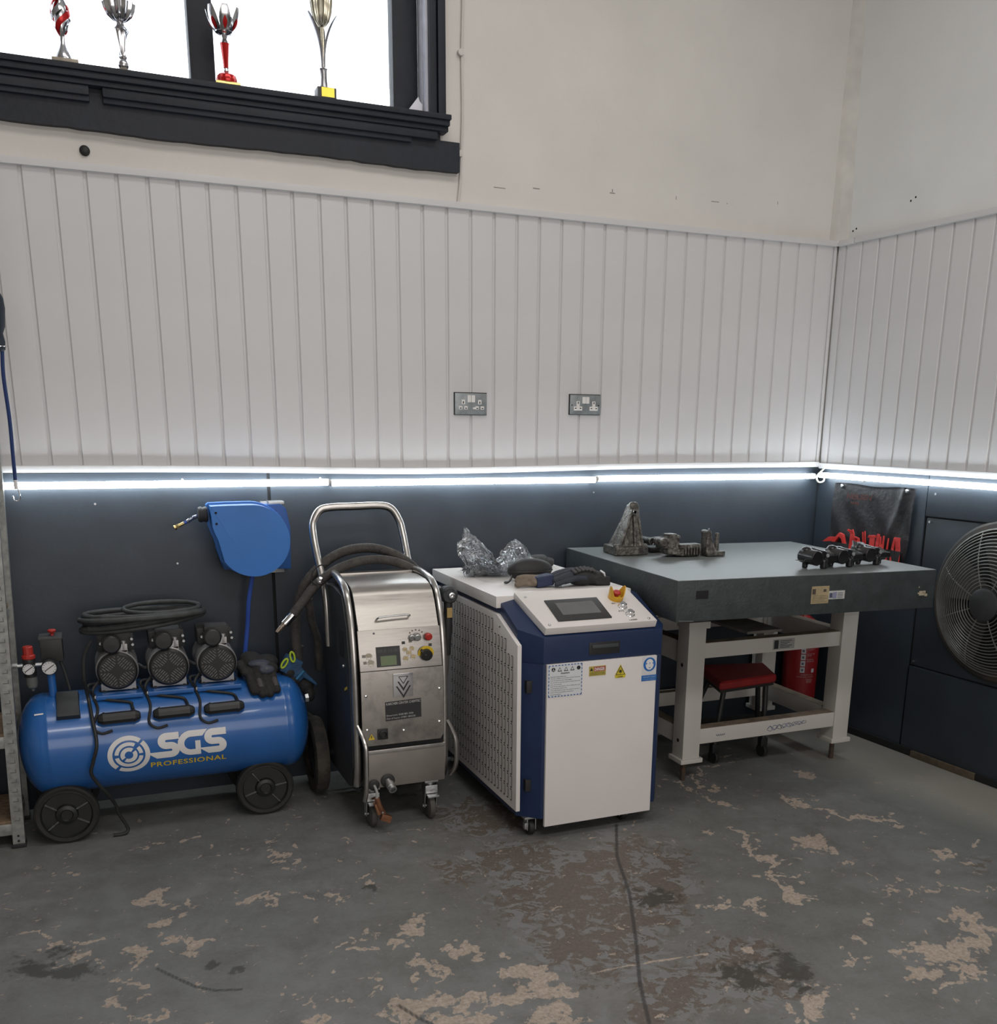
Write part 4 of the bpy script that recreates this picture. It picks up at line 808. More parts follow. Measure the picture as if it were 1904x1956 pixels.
# wheels
M_TYRE = mat('dusty_tyre', (.017, .0165, .016), .75, var=.25, vscale=20); M_WHEEL = mat('black_wheel', (.012, .012, .0125), .45, var=.15)
for wx, wy, sg, ph in ((-3.478, -.375, -1, 28), (-2.792, -.360, -1, 8), (-3.478, -.12, 1, 28), (-2.792, -.12, 1, 10)):
    y0 = wy-.02
    wh = MB().lathe([(.086, .003), (.098, .0), (.104, .004), (.107, .012), (.107, .03), (.104, .038), (.098, .042), (.086, .04)], (wx, y0, .107), (0, 1, 0), n=48, caps=False).build('wheel', M_TYRE, comp)
    MB().lathe([(.092, .036), (.092, .006), (.084, .004), (.080, .012), (.038, .012), (.034, .001), (.022, -.003), (.018, .003), (.0, .003)], (wx, y0, .107), (0, 1, 0), n=40).build('wheel_disc', M_WHEEL, wh)
    for k in range(4):
        a = math.radians(ph+ (0, 118, 190, 302)[k]); d = Vector((math.cos(a), 0, math.sin(a)))
        MB().obox(Vector((wx, y0+.008, .107))+d*.058, d*.022, (0, .005, 0), Vector((-d.z, 0, d.x))*.0016).build('wheel_rib', mat('scuffed_rib', (.10, .10, .10), .5, var=.3, vscale=80), wh, smooth=False)
    b = MB(); b.box(wx-.026, wx+.026, min(wy, CYc+sg*.09)-.0 if sg < 0 else CYc+.06, wy+.045 if sg < 0 else wy+.01, .185, .235); b.build('wheel_bracket', M_BLUE, comp, bevel=.004)
    b = MB(); b.box(wx-.018, wx+.018, wy+.024 if sg < 0 else wy-.05, wy+.045 if sg < 0 else wy-.024, .09, .2); b.cyl((wx, wy-.01, .107), (wx, wy+.045 if sg < 0 else wy-.05, .107), .010, n=12); b.build('axle_leg', M_BLUE, comp, bevel=.002)
# supply lead hanging off the coil down to the floor
tag_pts = spl([(-3.345, -.36, .715), (-3.372, -.365, .66), (-3.378, -.37, .58), onc(-3.372, .20, .012), onc(-3.365, .12, .014), (-3.358, -.455, .375), (-3.375, -.452, .31), (-3.385, -.448, .27), (-3.37, -.44, .23), (-3.345, -.425, .185), (-3.32, -.40, .13), (-3.31, -.39, .085), (-3.295, -.385, .05), (-3.285, -.385, .02), (-3.30, -.39, .0075), (-3.335, -.39, .0075)], 7)
MB().tube(tag_pts, .0062, 8).build('supply_lead', M_BLACKRB, comp)
# ------------------------------------------------------------------ coil of hose on the motors
coil = thing('hose_coil', 'coiled dusty black air hose lying on the compressor motors', 'hose', (-3.165, -.22, .715))
P = []; turns = 5
rc = random.Random(3)
for k in range(turns*28+1):
    a = 2*math.pi*k/28; tn = k/28; rx = .200+.010*math.sin(tn*2.1)+.006*math.sin(a*2+tn); ry = .108+.010*math.cos(tn*1.7)
    z = .740+.0085*tn+.010*math.sin(a*1+.5+tn*.9)+(.010*math.cos(a)) 
    P.append((-3.166+.004*math.sin(tn*5)+rx*math.cos(a), -.225+ry*math.sin(a)+.012*math.sin(tn*3), z))
MB().tube(P, .0095, 10).build('hose_turns', mat('dusty_hose', (.040, .042, .042), .62, var=.25, vscale=25), coil)
P2 = [(-3.10+.13*math.cos(a*.2244), -.215+.085*math.sin(a*.2244), .792+.006*math.sin(a*.2244)) for a in range(28)]
MB().tube(P2, .0085, 10, closed=True).build('hose_top_loop', MATS['dusty_hose'], coil)
# ------------------------------------------------------------------ work gloves
def glove(path_fn, voxel=.004):
    pass
g = MB(); gc = onc(-2.775, .205, .02)
g.sph((-2.785, -.255, .555), (.050, .052, .036)); g.sph((-2.765, -.285, .548), (.058, .040, .034)); g.sph((-2.80, -.225, .578), (.04, .055, .026)); g.sph((-2.745, -.245, .565), (.045, .04, .03))
for k, (fx, ln, v) in enumerate(((-2.818, .085, .0), (-2.790, .100, .0), (-2.762, .098, .0), (-2.735, .075, .0))):
    pts = [(fx+.002, -.285, .555), onc(fx, .205, .020), onc(fx+.003, .175, .018), onc(fx+.006, .148 if k in (1, 2) else .162, .015)]
    g.tube(spl(pts, 5), [.0155]*16, 10); g.sph(pts[-1], .0150, 10, 8)
g.tube(spl([(-2.83, -.25, .565), (-2.846, -.255, .565), (-2.835, -.30, .545)], 5), .014, 10); g.sph((-2.835, -.30, .545), .014)
gm = remeshed(g, .0035, 3)
t = thing('work_glove', 'black and grey work glove draped over the compressor tank', 'glove', (-2.785, -.26, .50))
put_mesh('glove_body', gm, mat('black_knit', (.018, .017, .017), .8, var=.2, bump=.4, bscale=150), t)
g = MB(); g.sph((-2.778, -.292, .572), (.044, .026, .014)); g.sph((-2.755, -.318, .551), (.030, .016, .017))
put_mesh('knuckle_panel', remeshed(g, .0035, 2), mat('slate_panel', (.055, .060, .085), .65, var=.2, bump=.3), t)
for fx in (-2.790, -2.735):
    g = MB(); g.tube(spl([onc(fx+.001, .205, .026), onc(fx+.003, .185, .024), onc(fx+.005, .168, .022)], 4), .0125, 10); put_mesh('finger_panel', remeshed(g, .0035, 2), mat('grey_finger', (.06, .055, .055), .7, bump=.3), t)
MB().cyl((-2.757, -.337, .562), (-2.757, -.334, .562), .006, n=12).build('logo_dot', mat('grey_dot', (.12, .12, .13), .6), t)
# second glove bundle: blue with lime tabs
t = thing('blue_glove', 'folded blue work glove with lime green finger loops at the tank end', 'glove', (-2.62, -.25, .47))
g = MB(); g.obox((-2.655, -.26, .545), (.016, 0, .030), (0, .02, 0), (-.030, 0, .018)); g.obox((-2.625, -.265, .512), (.012, 0, -.016), (0, .016, 0), (.018, 0, .014)); g.prism([(-2.632, -.285, .515), (-2.61, -.285, .525), (-2.56, -.285, .470), (-2.565, -.285, .462)], (0, .03, 0))
put_mesh('glove_body', remeshed(g, .0035, 2), mat('glove_blue', (.018, .07, .16), .65, var=.2, bump=.3), t)
g = MB(); g.sph((-2.66, -.25, .520), (.034, .035, .03)); g.sph((-2.645, -.25, .49), (.035, .035, .03)); g.sph((-2.60, -.25, .462), (.032, .03, .034)); g.sph((-2.59, -.26, .425), (.022, .03, .03))
put_mesh('glove_cuff', remeshed(g, .004, 3), MATS['black_knit'], t)
lime = mat('lime_green', (.42, .55, .03), .5)
for cx_, cz_, an in ((-2.683, .562, .6), (-2.652, .585, -.15)):
    c, s = math.cos(an), math.sin(an); pts = [(cx_+(.008*math.cos(a)*c+.020*math.sin(a)*s), -.285, cz_+(-.008*math.cos(a)*s+.020*math.sin(a)*c)) for a in [k*math.pi/8 for k in range(16)]]
    MB().tube(pts, .0038, 8, closed=True).build('lime_loop', lime, t)
MB().tube([(-2.642, -.29, .497), (-2.612, -.29, .528)], .005, 8).build('elastic_band', mat('blue_band', (.03, .15, .30), .5), t)
# ------------------------------------------------------------------ stainless dry ice blasting machine
M_SS = mat('brushed_stainless', (.40, .375, .35), .36, .92, var=.10, vscale=10, rvar=.08, aniso=(1, 1, 12))
M_SSW = wear_mat('smeared_stainless', (.40, .375, .345), (.23, .215, .20), thr=.58, scale=11, rough=.38, metal=.85, soft=.12)
M_TUBE = mat('stainless_tube', (.50, .48, .46), .28, 1.0, var=.08, vscale=30)
M_IBS = mat('charcoal_plastic', (.030, .033, .036), .45, var=.12)
ib = thing('ice_blaster', 'stainless steel blasting machine on castors with tube handle and control panel', 'cleaning machine', (-2.33, -.45, 0))
XL, XR = -2.486, -2.184
sp_ = [(-.672, .325), (-.668, .60), (-.642, .742), (-.600, .83), (-.575, .865), (-.545, .882), (-.50, .892), (-.40, .897), (-.325, .893)]
# dark body shell
poly = [(XL+.004, y+.012, z-.006) for y, z in sp_] + [(XL+.004, -.28, .86), (XL+.004, -.24, .70), (XL+.004, -.22, .16), (XL+.004, -.60, .16), (XL+.004, -.655, .20)]
body = MB().prism(poly, (XR-XL-.008, 0, 0)).build('body_shell', M_IBS, ib, bevel=.006)
# side cheek panels
for sx, x0 in ((0, XL-.030), (1, XR+.004)):
    pl = [(x0, -.635, .24), (x0, -.63, .60), (x0, -.60, .745), (x0, -.545, .855), (x0, -.42, .868), (x0, -.27, .86), (x0, -.225, .70), (x0, -.205, .14), (x0, -.56, .14)]
    ck = MB().prism(pl, (.028, 0, 0)).build('side_cheek', M_IBS, ib, bevel=.008)
    if sx == 0:
        MB().box(x0-.003, x0+.001, -.56, -.50, .63, .73).build('grip_recess', M_BLACKGAP, ck, bevel=.001)
        MB().box(x0-.0022, x0+.001, -.60, -.56, .505, .575).build('sticker', M_BLACKPR, ck, smooth=False)
        MB().prism([(x0-.003, -.60, .535), (x0-.003, -.56, .518), (x0-.003, -.56, .508), (x0-.003, -.60, .525)], (.001, 0, 0)).build('sticker_stripe', M_YELLOW, ck, smooth=False)
        MB().sph((x0-.002, -.555, .60), .006, 10, 8).build('rivet', M_CHROME, ck)
# curved hood of sheet steel
def hood(u, v, off=0):
    n = len(sp_)-1; seg = [2, 3, 4, 5, 6, 7, 8]; pts = [sp_[i] for i in seg]
    f = v*(len(pts)-1); i = min(int(f), len(pts)-2); t = f-i; y = pts[i][0]+(pts[i+1][0]-pts[i][0])*t; z = pts[i][1]+(pts[i+1][1]-pts[i][1])*t
    return (XL+.004+(XR-XL-.008)*u, y-off, z+.004*math.sin(math.pi*u)*v)
hd = MB().grid(lambda u, v: hood(u, v, .002), 10, 18).build('hood', M_SS, ib, ang=60)
MB().box(XL+.006, XR-.006, -.345, -.30, .885, .904).build('hood_ridge', M_SS, ib, bevel=.006)
MB().tube(spl([(-2.414, -.632, .775), (-2.412, -.650, .785), (-2.395, -.652, .789), (-2.31, -.650, .792), (-2.296, -.648, .789), (-2.293, -.628, .782)], 5), .0035, 8).build('hood_handle', M_STEEL, hd)
# control panel (leaning) and front panel
cp = MB().prism([(XL, -.673, .602), (XL, -.646, .743), (XL, -.636, .743), (XL, -.660, .602)], (XR-XL, 0, 0)).build('control_panel', M_SS, ib, bevel=.001)
fp = MB().prism([(XL, -.676, .600), (XR+.002, -.676, .600), (XR+.002, -.678, .345), (XR-.010, -.678, .326), (XL, -.678, .326)], (0, .008, 0)).build('front_panel', M_SSW, ib, bevel=.001)
lb = MB(); lb.box(XL+.006, XR+.004, -.682, -.60, .165, .305); lb.build('lower_box', mat('dull_stainless', (.30, .275, .25), .42, .85, var=.08, vscale=8), ib, bevel=.004)
MB().box(XL+.006, XR+.004, -.688, -.676, .296, .312).build('drip_lip', M_TUBE, lb_ := ib, bevel=.003)
MB().box(XL+.006, XR, -.668, -.64, .310, .330).build('shadow_gap', M_BLACKGAP, ib, smooth=False)
# things on the control panel (cu across, ch up the lean)
cn = Vector((0, -.141, -.027)).normalized(); cu_ = Vector((1, 0, 0)); cv_ = Vector((0, .027, .141)).normalized(); c0 = Vector((XL, -.6735, .602))
def cpt(x, z, off=0): return Vector((x, 0, 0)) + Vector((0, c0.y, c0.z)) + cv_*((z-.602)*1.018) + cn*off
def cdisc(name, x, z, r, h, m, parent, n=20, off=0): return MB().cyl(cpt(x, z, off), cpt(x, z, off+h), r, n=n).build(name, m, parent, bevel=min(.0015, h*.3))
def cbox(name, x0, x1, z0, z1, h, m, parent, off=0):
    a = cpt((x0+x1)/2, (z0+z1)/2, off+h/2); return MB().obox(a, cu_*(x1-x0)/2, cv_*(z1-z0)/2, cn*h/2).build(name, m, parent, smooth=False)
ds = cbox('display', -2.425, -2.338, .613, .684, .002, M_BLACKPR, cp)
cbox('lcd', -2.411, -2.353, .618, .652, .001, mat('lcd_green', (.10, .14, .055), .35, var=.04, vscale=60), ds, .002)
b = MB(); text_on(b, '88.8 16.80', cpt(-2.420, .664, .0026), cu_*.078, cv_*.012, bold=.01); b.build('display_caption', mat('dim_grey_print', (.06, .06, .06), .5), ds, smooth=False)
for x, z in ((-2.452, .653), (-2.446, .629)):
    d = cdisc('dial_ring', x, z, .0125, .001, mat('dial_cream', (.50, .44, .36), .4), cp)
    b = MB()
    for k in range(8):
        a = k*math.pi/4; b.cyl(cpt(x+.010*math.cos(a), z+.010*math.sin(a), .001), cpt(x+.010*math.cos(a), z+.010*math.sin(a), .0022), .0022, n=8)
    b.build('dial_lamp', mat('pale_lamp', (.75, .68, .55), .3), d)
for x, z in ((-2.470, .655), (-2.467, .632)): cbox('button_symbol', x-.006, x+.006, z-.005, z+.005, .0006, mat('engraved_grey', (.20, .18, .16), .5), cp)
cdisc('selector_plate', -2.243, .648, .030, .0018, M_YELLOW, cp, 32)
kn = cdisc('selector_knob', -2.243, .648, .0205, .018, M_BLACKPL, cp, 24, .002)
MB().obox(cpt(-2.254, .660, .014), (cu_*-.6+cv_*.6).normalized()*.012, (cu_*.6+cv_*.6).normalized()*.004, cn*.008).build('knob_pointer', M_BLACKPL, kn)
MB().lathe([(.010, 0), (.010, .006), (.0135, .010), (.0135, .018), (.010, .021)], cpt(-2.232, .712), cn, n=20).build('emergency_stop', M_RED, cp)
rg = MB().lathe([(.010, 0), (.010, .006), (.014, .008), (.013, .022), (.010, .024)], cpt(-2.274, .714), cn, n=8).build('regulator_knob', M_STEEL, cp)
MB().lathe([(.012, 0), (.012, .008), (.009, .010)], cpt(-2.292, .709), cn, n=8).build('air_coupling', M_STEEL, cp)
b = MB()
for k in range(5):
    a = math.radians(30+30*k); b.cyl(cpt(-2.274+.026*math.cos(a), .716+.018*math.sin(a)), cpt(-2.274+.026*math.cos(a), .716+.018*math.sin(a), .001), .003, n=8)
b.build('regulator_marks', MATS['engraved_grey'], cp)
for (x, z, r) in ((-2.319, .668, .0085), (-2.293, .670, .0085), (-2.318, .636, .010), (-2.290, .640, .010), (-2.305, .655, .010)):
    d = cdisc('keypad_button', x, z, r, .0015, mat('keypad_cream', (.62, .50, .30), .4, var=.2, vscale=200), cp)
    b = MB()
    for k in range(7):
        a = k*2*math.pi/7; b.cyl(cpt(x+r*.85*math.cos(a), z+r*.85*math.sin(a), .0015), cpt(x+r*.85*math.cos(a), z+r*.85*math.sin(a), .003), .0018, n=6)
    b.build('button_lamp', MATS['pale_lamp'], d)
for x, z, m in ((-2.323, .692, M_BLACKPR), (-2.297, .696, MATS['engraved_grey']), (-2.224, .678, M_BLACKPR)): cbox('panel_symbol', x-.006, x+.006, z-.005, z+.005, .0006, m, cp)
cdisc('panel_screw', -2.428, .732, .004, .002, M_STEEL, cp, 10)
# front panel furniture
Y = -.6785
pl = MB().box(-2.370, -2.297, Y-.002, Y, .500, .586).build('logo_plate', M_CHROME, fp, bevel=.001)
b = MB()
for k, (wz, dz) in enumerate(((.017, .575), (.022, .557), (.028, .540))):
    cx_ = -2.333; zt = dz; h = wz*1.55; th = .0055
    if k == 0:
        for a, c in (((-wz, zt), (0, zt-h)), ((wz, zt), (0, zt-h)), ((-wz, zt), (wz, zt))): b.tube([(cx_+a[0], Y-.0025, a[1]), (cx_+c[0], Y-.0025, c[1])], .0016, 4)
    else:
        b.prism([(cx_-wz, Y-.0028, zt), (cx_-wz+.006, Y-.0028, zt), (cx_, Y-.0028, zt-h+.009), (cx_+wz-.006, Y-.0028, zt), (cx_+wz, Y-.0028, zt), (cx_, Y-.0028, zt-h-.002)], (0, .001, 0))
b.build('arrow_emblem', M_BLACKPR, pl, smooth=False)
lab = MB().prism([(-2.401, Y-.0015, .484), (-2.268, Y-.0015, .488), (-2.267, Y-.0015, .418), (-2.400, Y-.0015, .414)], (0, .0015, 0)).build('dealer_label', M_BLACKPR, fp, smooth=False)
b = MB(); text_on(b, 'KARCHER CENTER CHEMTEC', (-2.398, Y-.002, .4725), (.128, 0, .003), (0, 0, .009), bold=.01)
b.build('label_heading', mat('soft_white_print', (.45, .44, .43), .5), lab, smooth=False); b = MB(); text_on(b, 'Showroom: 0208 885 3500', (-2.398, Y-.002, .431), (.100, 0, .002), (0, 0, .0065)); b.build('label_line', MATS['soft_white_print'], lab, smooth=False); b = MB(); text_on(b, 'Out of hours: 07801 884530', (-2.398, Y-.002, .4195), (.108, 0, .002), (0, 0, .0065))
b.build('label_line', MATS['soft_white_print'], lab, smooth=False)
sk = MB().box(-2.432, -2.394, Y-.005, Y, .348, .388).build('power_inlet', M_BLACKPL, fp, bevel=.002)
MB().lathe([(.015, 0), (.0155, .008), (.012, .010), (.009, .004)], (-2.413, Y-.004, .368), (0, -1, 0), n=20).build('inlet_ring', M_BLACKRB, sk)
wt = MB().prism([(-2.466, Y-.001, .350), (-2.442, Y-.001, .350), (-2.454, Y-.001, .372)], (0, .001, 0)).build('hazard_triangle', M_YELLOW, fp, smooth=False)
MB().prism([(-2.455, Y-.0016, .366), (-2.452, Y-.0016, .366), (-2.454, Y-.0016, .361), (-2.451, Y-.0016, .361), (-2.456, Y-.0016, .353), (-2.4545, Y-.0016, .359), (-2.457, Y-.0016, .359)], (0, .0005, 0)).build('bolt_symbol', M_BLACKPR, wt, smooth=False)
for x, z in ((-2.470, .513), (-2.197, .517), (-2.469, .387), (-2.198, .391), (-2.334, .372)): MB().lathe([(.006, 0), (.0055, .003), (.002, .0045)], (x, Y+.001, z), (0, -1, 0), n=12).build('dome_bolt', M_CHROME, fp)
# hose connectors
for x, z, s in ((-2.400, .190, 1.0), (-2.452, .180, .8)):
    f = MB().lathe([(.025*s, 0), (.026*s, .006), (.022*s, .009), (.018*s, .010)], (x, -.682, z), (0, -1, 0), n=24).build('rubber_grommet', M_BLACKRB, ib)
    if s == 1.0:
        d = Vector((.10, -.8, -.35)).normalized(); p = Vector((x, -.688, z))
        MB().lathe([(.013, 0), (.013, .012), (.016, .014), (.016, .034), (.013, .036), (.015, .038), (.015, .05), (.010, .05), (.010, .03)], p, d, n=20).build('hose_coupling', M_STEEL, f)
    else: MB().tube(spl([(x, -.69, z), (x+.004, -.71, z-.02), (x+.002, -.715, z-.05), (x+.008, -.71, z-.07)], 5), .005, 8).build('earth_wire', mat('grey_wire', (.30, .30, .29), .5), f)
cop = mat('copper_clamp', (.30, .135, .075), .4, .75, var=.2, vscale=40)
cl = MB(); cl.tube(spl([(-2.450, -.715, .14), (-2.440, -.715, .105), (-2.425, -.712, .075)], 4), .010, 8); cl.obox((-2.418, -.712, .058), (.018, 0, -.008), (0, .009, 0), (.004, 0, .012)); cl.obox((-2.445, -.705, .098), (.009, 0, .004), (0, .014, 0), (-.006, 0, .022))
cl.build('earth_clamp', cop, ib, bevel=.001)
MB().cyl((-2.432, -.725, .085), (-2.432, -.70, .085), .004, n=8).build('clamp_bolt', M_STEEL, ib)
# castors
for x in (-2.449, -2.225):
    y = -.632
    b = MB(); b.box(x-.026, x+.026, y-.028, y+.03, .150, .158); b.cyl((x, y, .135), (x, y, .152), .020, n=18)
    b.prism([(x-.023, y-.026, .138), (x+.023, y-.026, .138), (x+.023, y-.028, .108), (x-.023, y-.028, .108)], (0, .004, 0))
    for s in (-1, 1): b.prism([(x+s*.021, y-.024, .138), (x+s*.021, y+.024, .138), (x+s*.021, y+.016, .045), (x+s*.021, y-.010, .045)], (s*.003, 0, 0))
    fk = b.build('castor_fork', M_STEEL, ib, bevel=.001)
    MB().cyl((x-.027, y+.003, .05), (x+.027, y+.003, .05), .006, n=10).build('axle_bolt', M_STEEL, fk)
    MB().lathe([(.040, -.012), (.048, -.009), (.050, 0), (.048, .009), (.040, .012)], (x, y+.003, .050), (1, 0, 0), n=32).build('castor_wheel', mat('grey_castor', (.075, .07, .062), .7, var=.2), fk)
    MB().box(x-.022, x+.022, y-.052, y-.024, .098, .106).build('brake_pedal', M_STEEL, fk, bevel=.002)
    MB().obox((x+.003, y-.031, .122), (.010, 0, .003), (0, .001, 0), (-.003, 0, .004)).build('brake_mark', M_CHROME, fk)
# big rear wheels
for x in (-2.560, -2.110):
    w = MB().lathe([(.10, -.026), (.125, -.030), (.148, -.024), (.155, -.012), (.156, 0), (.155, .012), (.148, .024), (.125, .030), (.10, .026)], (x, -.195, .156), (1, 0, 0), n=48, caps=False).build('rear_wheel', wear_mat('muddy_tyre', (.020, .019, .018), (.075, .062, .048), thr=.5, scale=16, rough=.85, soft=.15, bump=.3), ib)
    MB().lathe([(.10, -.012), (.04, -.018), (.02, -.028), (.0, -.028)] if x < -2.3 else [(.10, .012), (.04, .018), (.02, .028), (.0, .028)], (x, -.195, .156), (1, 0, 0), n=32).build('rear_hub', M_IBS, w)
MB().cyl((-2.585, -.195, .156), (-2.085, -.195, .156), .010, n=10).build('rear_axle', M_STEEL, ib)
# tube frame: front uprights that curve over the hood
for s, x in ((-1, XL-.014), (1, XR+.014)):
    pts = [(x, -.625, .165), (x, -.645, .24), (x, -.648, .40), (x, -.646, .58), (x, -.625, .73), (x, -.585, .83), (x, -.545, .872), (x, -.49, .893), (x-s*.004, -.38, .905), (x-s*.008, -.31, .900)]
    MB().tube(spl(pts, 6), .0142, 12).build('frame_tube', M_TUBE, ib)
    bx = x-s*(-.0)
    if s < 0: bp_ = [(x+.002, -.655, .40), (x+.012, -.700, .36), (x+.016, -.716, .315), (x+.014, -.712, .18), (x+.012, -.69, .125)]
    else: bp_ = [(x+.010, -.655, .385), (x+.022, -.680, .35), (x+.030, -.695, .31), (x+.030, -.69, .22), (x+.016, -.665, .175)]
    MB().tube(spl(bp_, 6), .0085, 10).build('bumper_tube', M_TUBE, ib)
hx0, hx1 = -2.530, -2.172
MB().tube(spl([(hx0+.018, -.30, .62), (hx0+.014, -.28, .82), (hx0+.004, -.205, .955), (hx0, -.17, 1.03), (hx0+.004, -.152, 1.075), (hx0+.030, -.145, 1.118), (hx0+.075, -.142, 1.131), ((hx0+hx1)/2, -.142, 1.133), (hx1-.085, -.142, 1.134), (hx1-.040, -.145, 1.120), (hx1-.012, -.152, 1.075), (hx1-.004, -.17, 1.03), (hx1, -.205, .955), (hx1+.0, -.28, .82), (hx1-.004, -.30, .62)], 7), .0150, 14).build('push_handle', M_TUBE, ib)
MB().tube(spl([(XL-.02, -.25, .20), (XL-.014, -.45, .17), (XL+.0, -.60, .135)], 5), .009, 10).build('chassis_rail', M_IBS, ib)
# ------------------------------------------------------------------ blasting hose with nozzle
M_HOSE = wear_mat('grimy_hose', (.028, .026, .025), (.075, .066, .058), thr=.5, scale=30, rough=.75, soft=.2, bump=.3)
hz = thing('blast_hose', 'thick grimy black blasting hose with steel nozzle draped over the stainless machine', 'hose', (-2.35, -.3, .80))
def hp(L): return spl(L, 7)
nz = Vector((-2.650, -.335, .758)); dn = Vector((-.062, -.01, -.058)).normalized()
run1 = [nz, (-2.61, -.333, .805), (-2.565, -.33, .858), (-2.50, -.32, .903), (-2.44, -.31, .928), (-2.36, -.30, .943), (-2.27, -.30, .938), (-2.19, -.31, .908), (-2.135, -.33, .86), (-2.122, -.32, .80), (-2.115, -.28, .70)]
MB().tube(hp(run1), .0175, 14).build('lower_run', M_HOSE, hz)
run2 = [(-2.615, -.20, .52), (-2.620, -.20, .70), (-2.590, -.215, .83), (-2.53, -.22, .905), (-2.46, -.22, .955), (-2.38, -.22, .978), (-2.29, -.23, .974), (-2.20, -.24, .935), (-2.135, -.25, .872), (-2.105, -.23, .79), (-2.10, -.17, .62)]
MB().tube(hp(run2), .0185, 14).build('upper_run', M_HOSE, hz)
MB().tube(hp([(-2.575, -.25, .80), (-2.560, -.22, .70), (-2.535, -.19, .62), (-2.53, -.17, .50)]), .015, 12).build('return_run', M_HOSE, hz)
MB().tube(hp([(-2.56, -.345, .862), (-2.578, -.345, .880), (-2.572, -.34, .915), (-2.545, -.335, .935), (-2.51, -.33, .938)]), .0028, 6).build('trigger_wire', M_BLACKRB, hz)
b = MB(); b.lathe([(.013, 0), (.013, .006), (.006, .008), (.006, .003)], (-2.548, -.348, .884), (-.2, -1, -.1), n=18); b.build('eyelet', M_CHROME, hz)
b = MB(); b.cyl(nz-dn*.004, nz+dn*.050, .0155, n=20); b.build('nozzle_ferrule', M_CHROME, hz, bevel=.001)
b = MB(); b.lathe([(.010, 0), (.0085, .012), (.010, .015), (.0075, .034), (.006, .040)], nz+dn*.05, dn, n=16); b.build('nozzle_tip', mat('worn_brass', (.36, .29, .24), .4, .9, var=.2, vscale=60), hz)
# hanging slack at the back left
MB().tube(hp([(-2.60, -.16, .60), (-2.625, -.15, .45), (-2.60, -.13, .33), (-2.56, -.10, .28)]), .016, 12).build('slack_loop', M_HOSE, hz)
# ------------------------------------------------------------------ blast gun on the right side of the machine
gun = thing('blast_gun', 'black pistol grip blast gun hung beside the stainless machine', 'blast gun', (-2.11, -.50, .55))
gy = -.50
MB().lathe([(.030, .05), (.033, .03), (.033, .004), (.030, 0), (.026, -.004)], (-2.100, gy-.02, .828), (0, 1, 0), n=28).build('gun_barrel', M_IBS, gun)
MB().lathe([(.012, 0), (.0115, .014), (.007, .015), (.006, .006)], (-2.096, gy-.022, .829), (0, -1, .02), n=18).build('muzzle', M_CHROME, gun)
b = MB(); b.tube(spl([(-2.103, gy-.005, .80), (-2.105, gy-.01, .74), (-2.110, gy-.012, .66), (-2.112, gy-.01, .60)], 6), [.016]*7+[.0175]*6+[.0165]*6, 12); b.build('grip', M_BLACKRB, gun)
MB().box(-2.114, -2.094, gy-.029, gy-.024, .745, .782).build('amber_sticker', mat('amber_sticker', (.40, .27, .10), .5), gun, smooth=False)
b = MB()
for k in range(5):
    a = math.radians(60+72*k); b.cyl((-2.10+.024*math.cos(a), gy-.026, .828+.024*math.sin(a)), (-2.10+.024*math.cos(a), gy-.02, .828+.024*math.sin(a)), .003, n=8)
b.build('barrel_screw', M_BLACKPL, gun)
MB().tube(spl([(-2.112, gy-.01, .60), (-2.112, gy, .55), (-2.115, gy+.02, .48), (-2.12, gy+.05, .40)], 5), .0125, 10).build('gun_hose', M_TUBE, gun)
# ------------------------------------------------------------------ laser cleaning machine
M_NAVY = mat('navy_powder_coat', (.010, .024, .075), .42, var=.05, vscale=10, bump=.03, bscale=400)
M_LWH = mat('white_powder_coat', (.70, .66, .64), .42, var=.02, vscale=5)
las = thing('laser_cleaner', 'white and navy laser cleaning cabinet with sloping touchscreen console', 'cleaning machine', (-1.71, -.5, 0))
AX, BX = -1.988, -1.426     # body sides
FY, KY = -.970, -.045
def foot(z, inset=0): return [(AX, -.905, z), (-1.915, FY, z), (-1.448, FY, z), (BX, -.94, z), (BX, KY, z), (AX, KY, z)]
b = MB()
b.prism(foot(.075), (0, 0, .575)); b.build('cabinet_body', M_NAVY, las, bevel=.004)
b = MB()
P = [(AX, -.905, .650), (-1.915, FY-.002, .650), (-1.448, FY-.002, .650), (BX, -.94, .650), (BX, KY, .650), (AX, KY, .650)]
Q = [(AX, -.905, .765), (-1.915, FY-.002, .742), (-1.448, FY-.002, .742), (BX, -.94, .752), (BX, KY, .815), (AX, KY, .815)]
R_ = [(AX, -.735, .838), (-1.935, -.735, .850), (-1.480, -.735, .850), (BX, -.735, .838)]
vs = P+Q+R_   # 0-5,6-11,12-15
vs += [(BX, KY, .838), (AX, KY, .838)]
b.add(vs, [(5, 4, 3, 2, 1, 0), (0, 1, 7, 6), (1, 2, 8, 7), (2, 3, 9, 8), (3, 4, 10, 16, 15, 9), (4, 5, 11, 17, 16, 10), (5, 0, 6, 12, 17, 11), (6, 7, 13, 12), (7, 8, 14, 13), (8, 9, 15, 14), (12, 13, 14, 15, 16, 17)])
b.build('upper_housing', M_NAVY, las, bevel=.003)
# lid
MB().box(-2.006, -1.458, -.752, -.022, .813, .856).build('top_lid', M_LWH, las, bevel=.004)
MB().box(-1.93, -1.50, -.44, -.12, .8555, .8568).build('lid_recess', mat('greyed_white', (.56, .53, .51), .5), las, smooth=False)
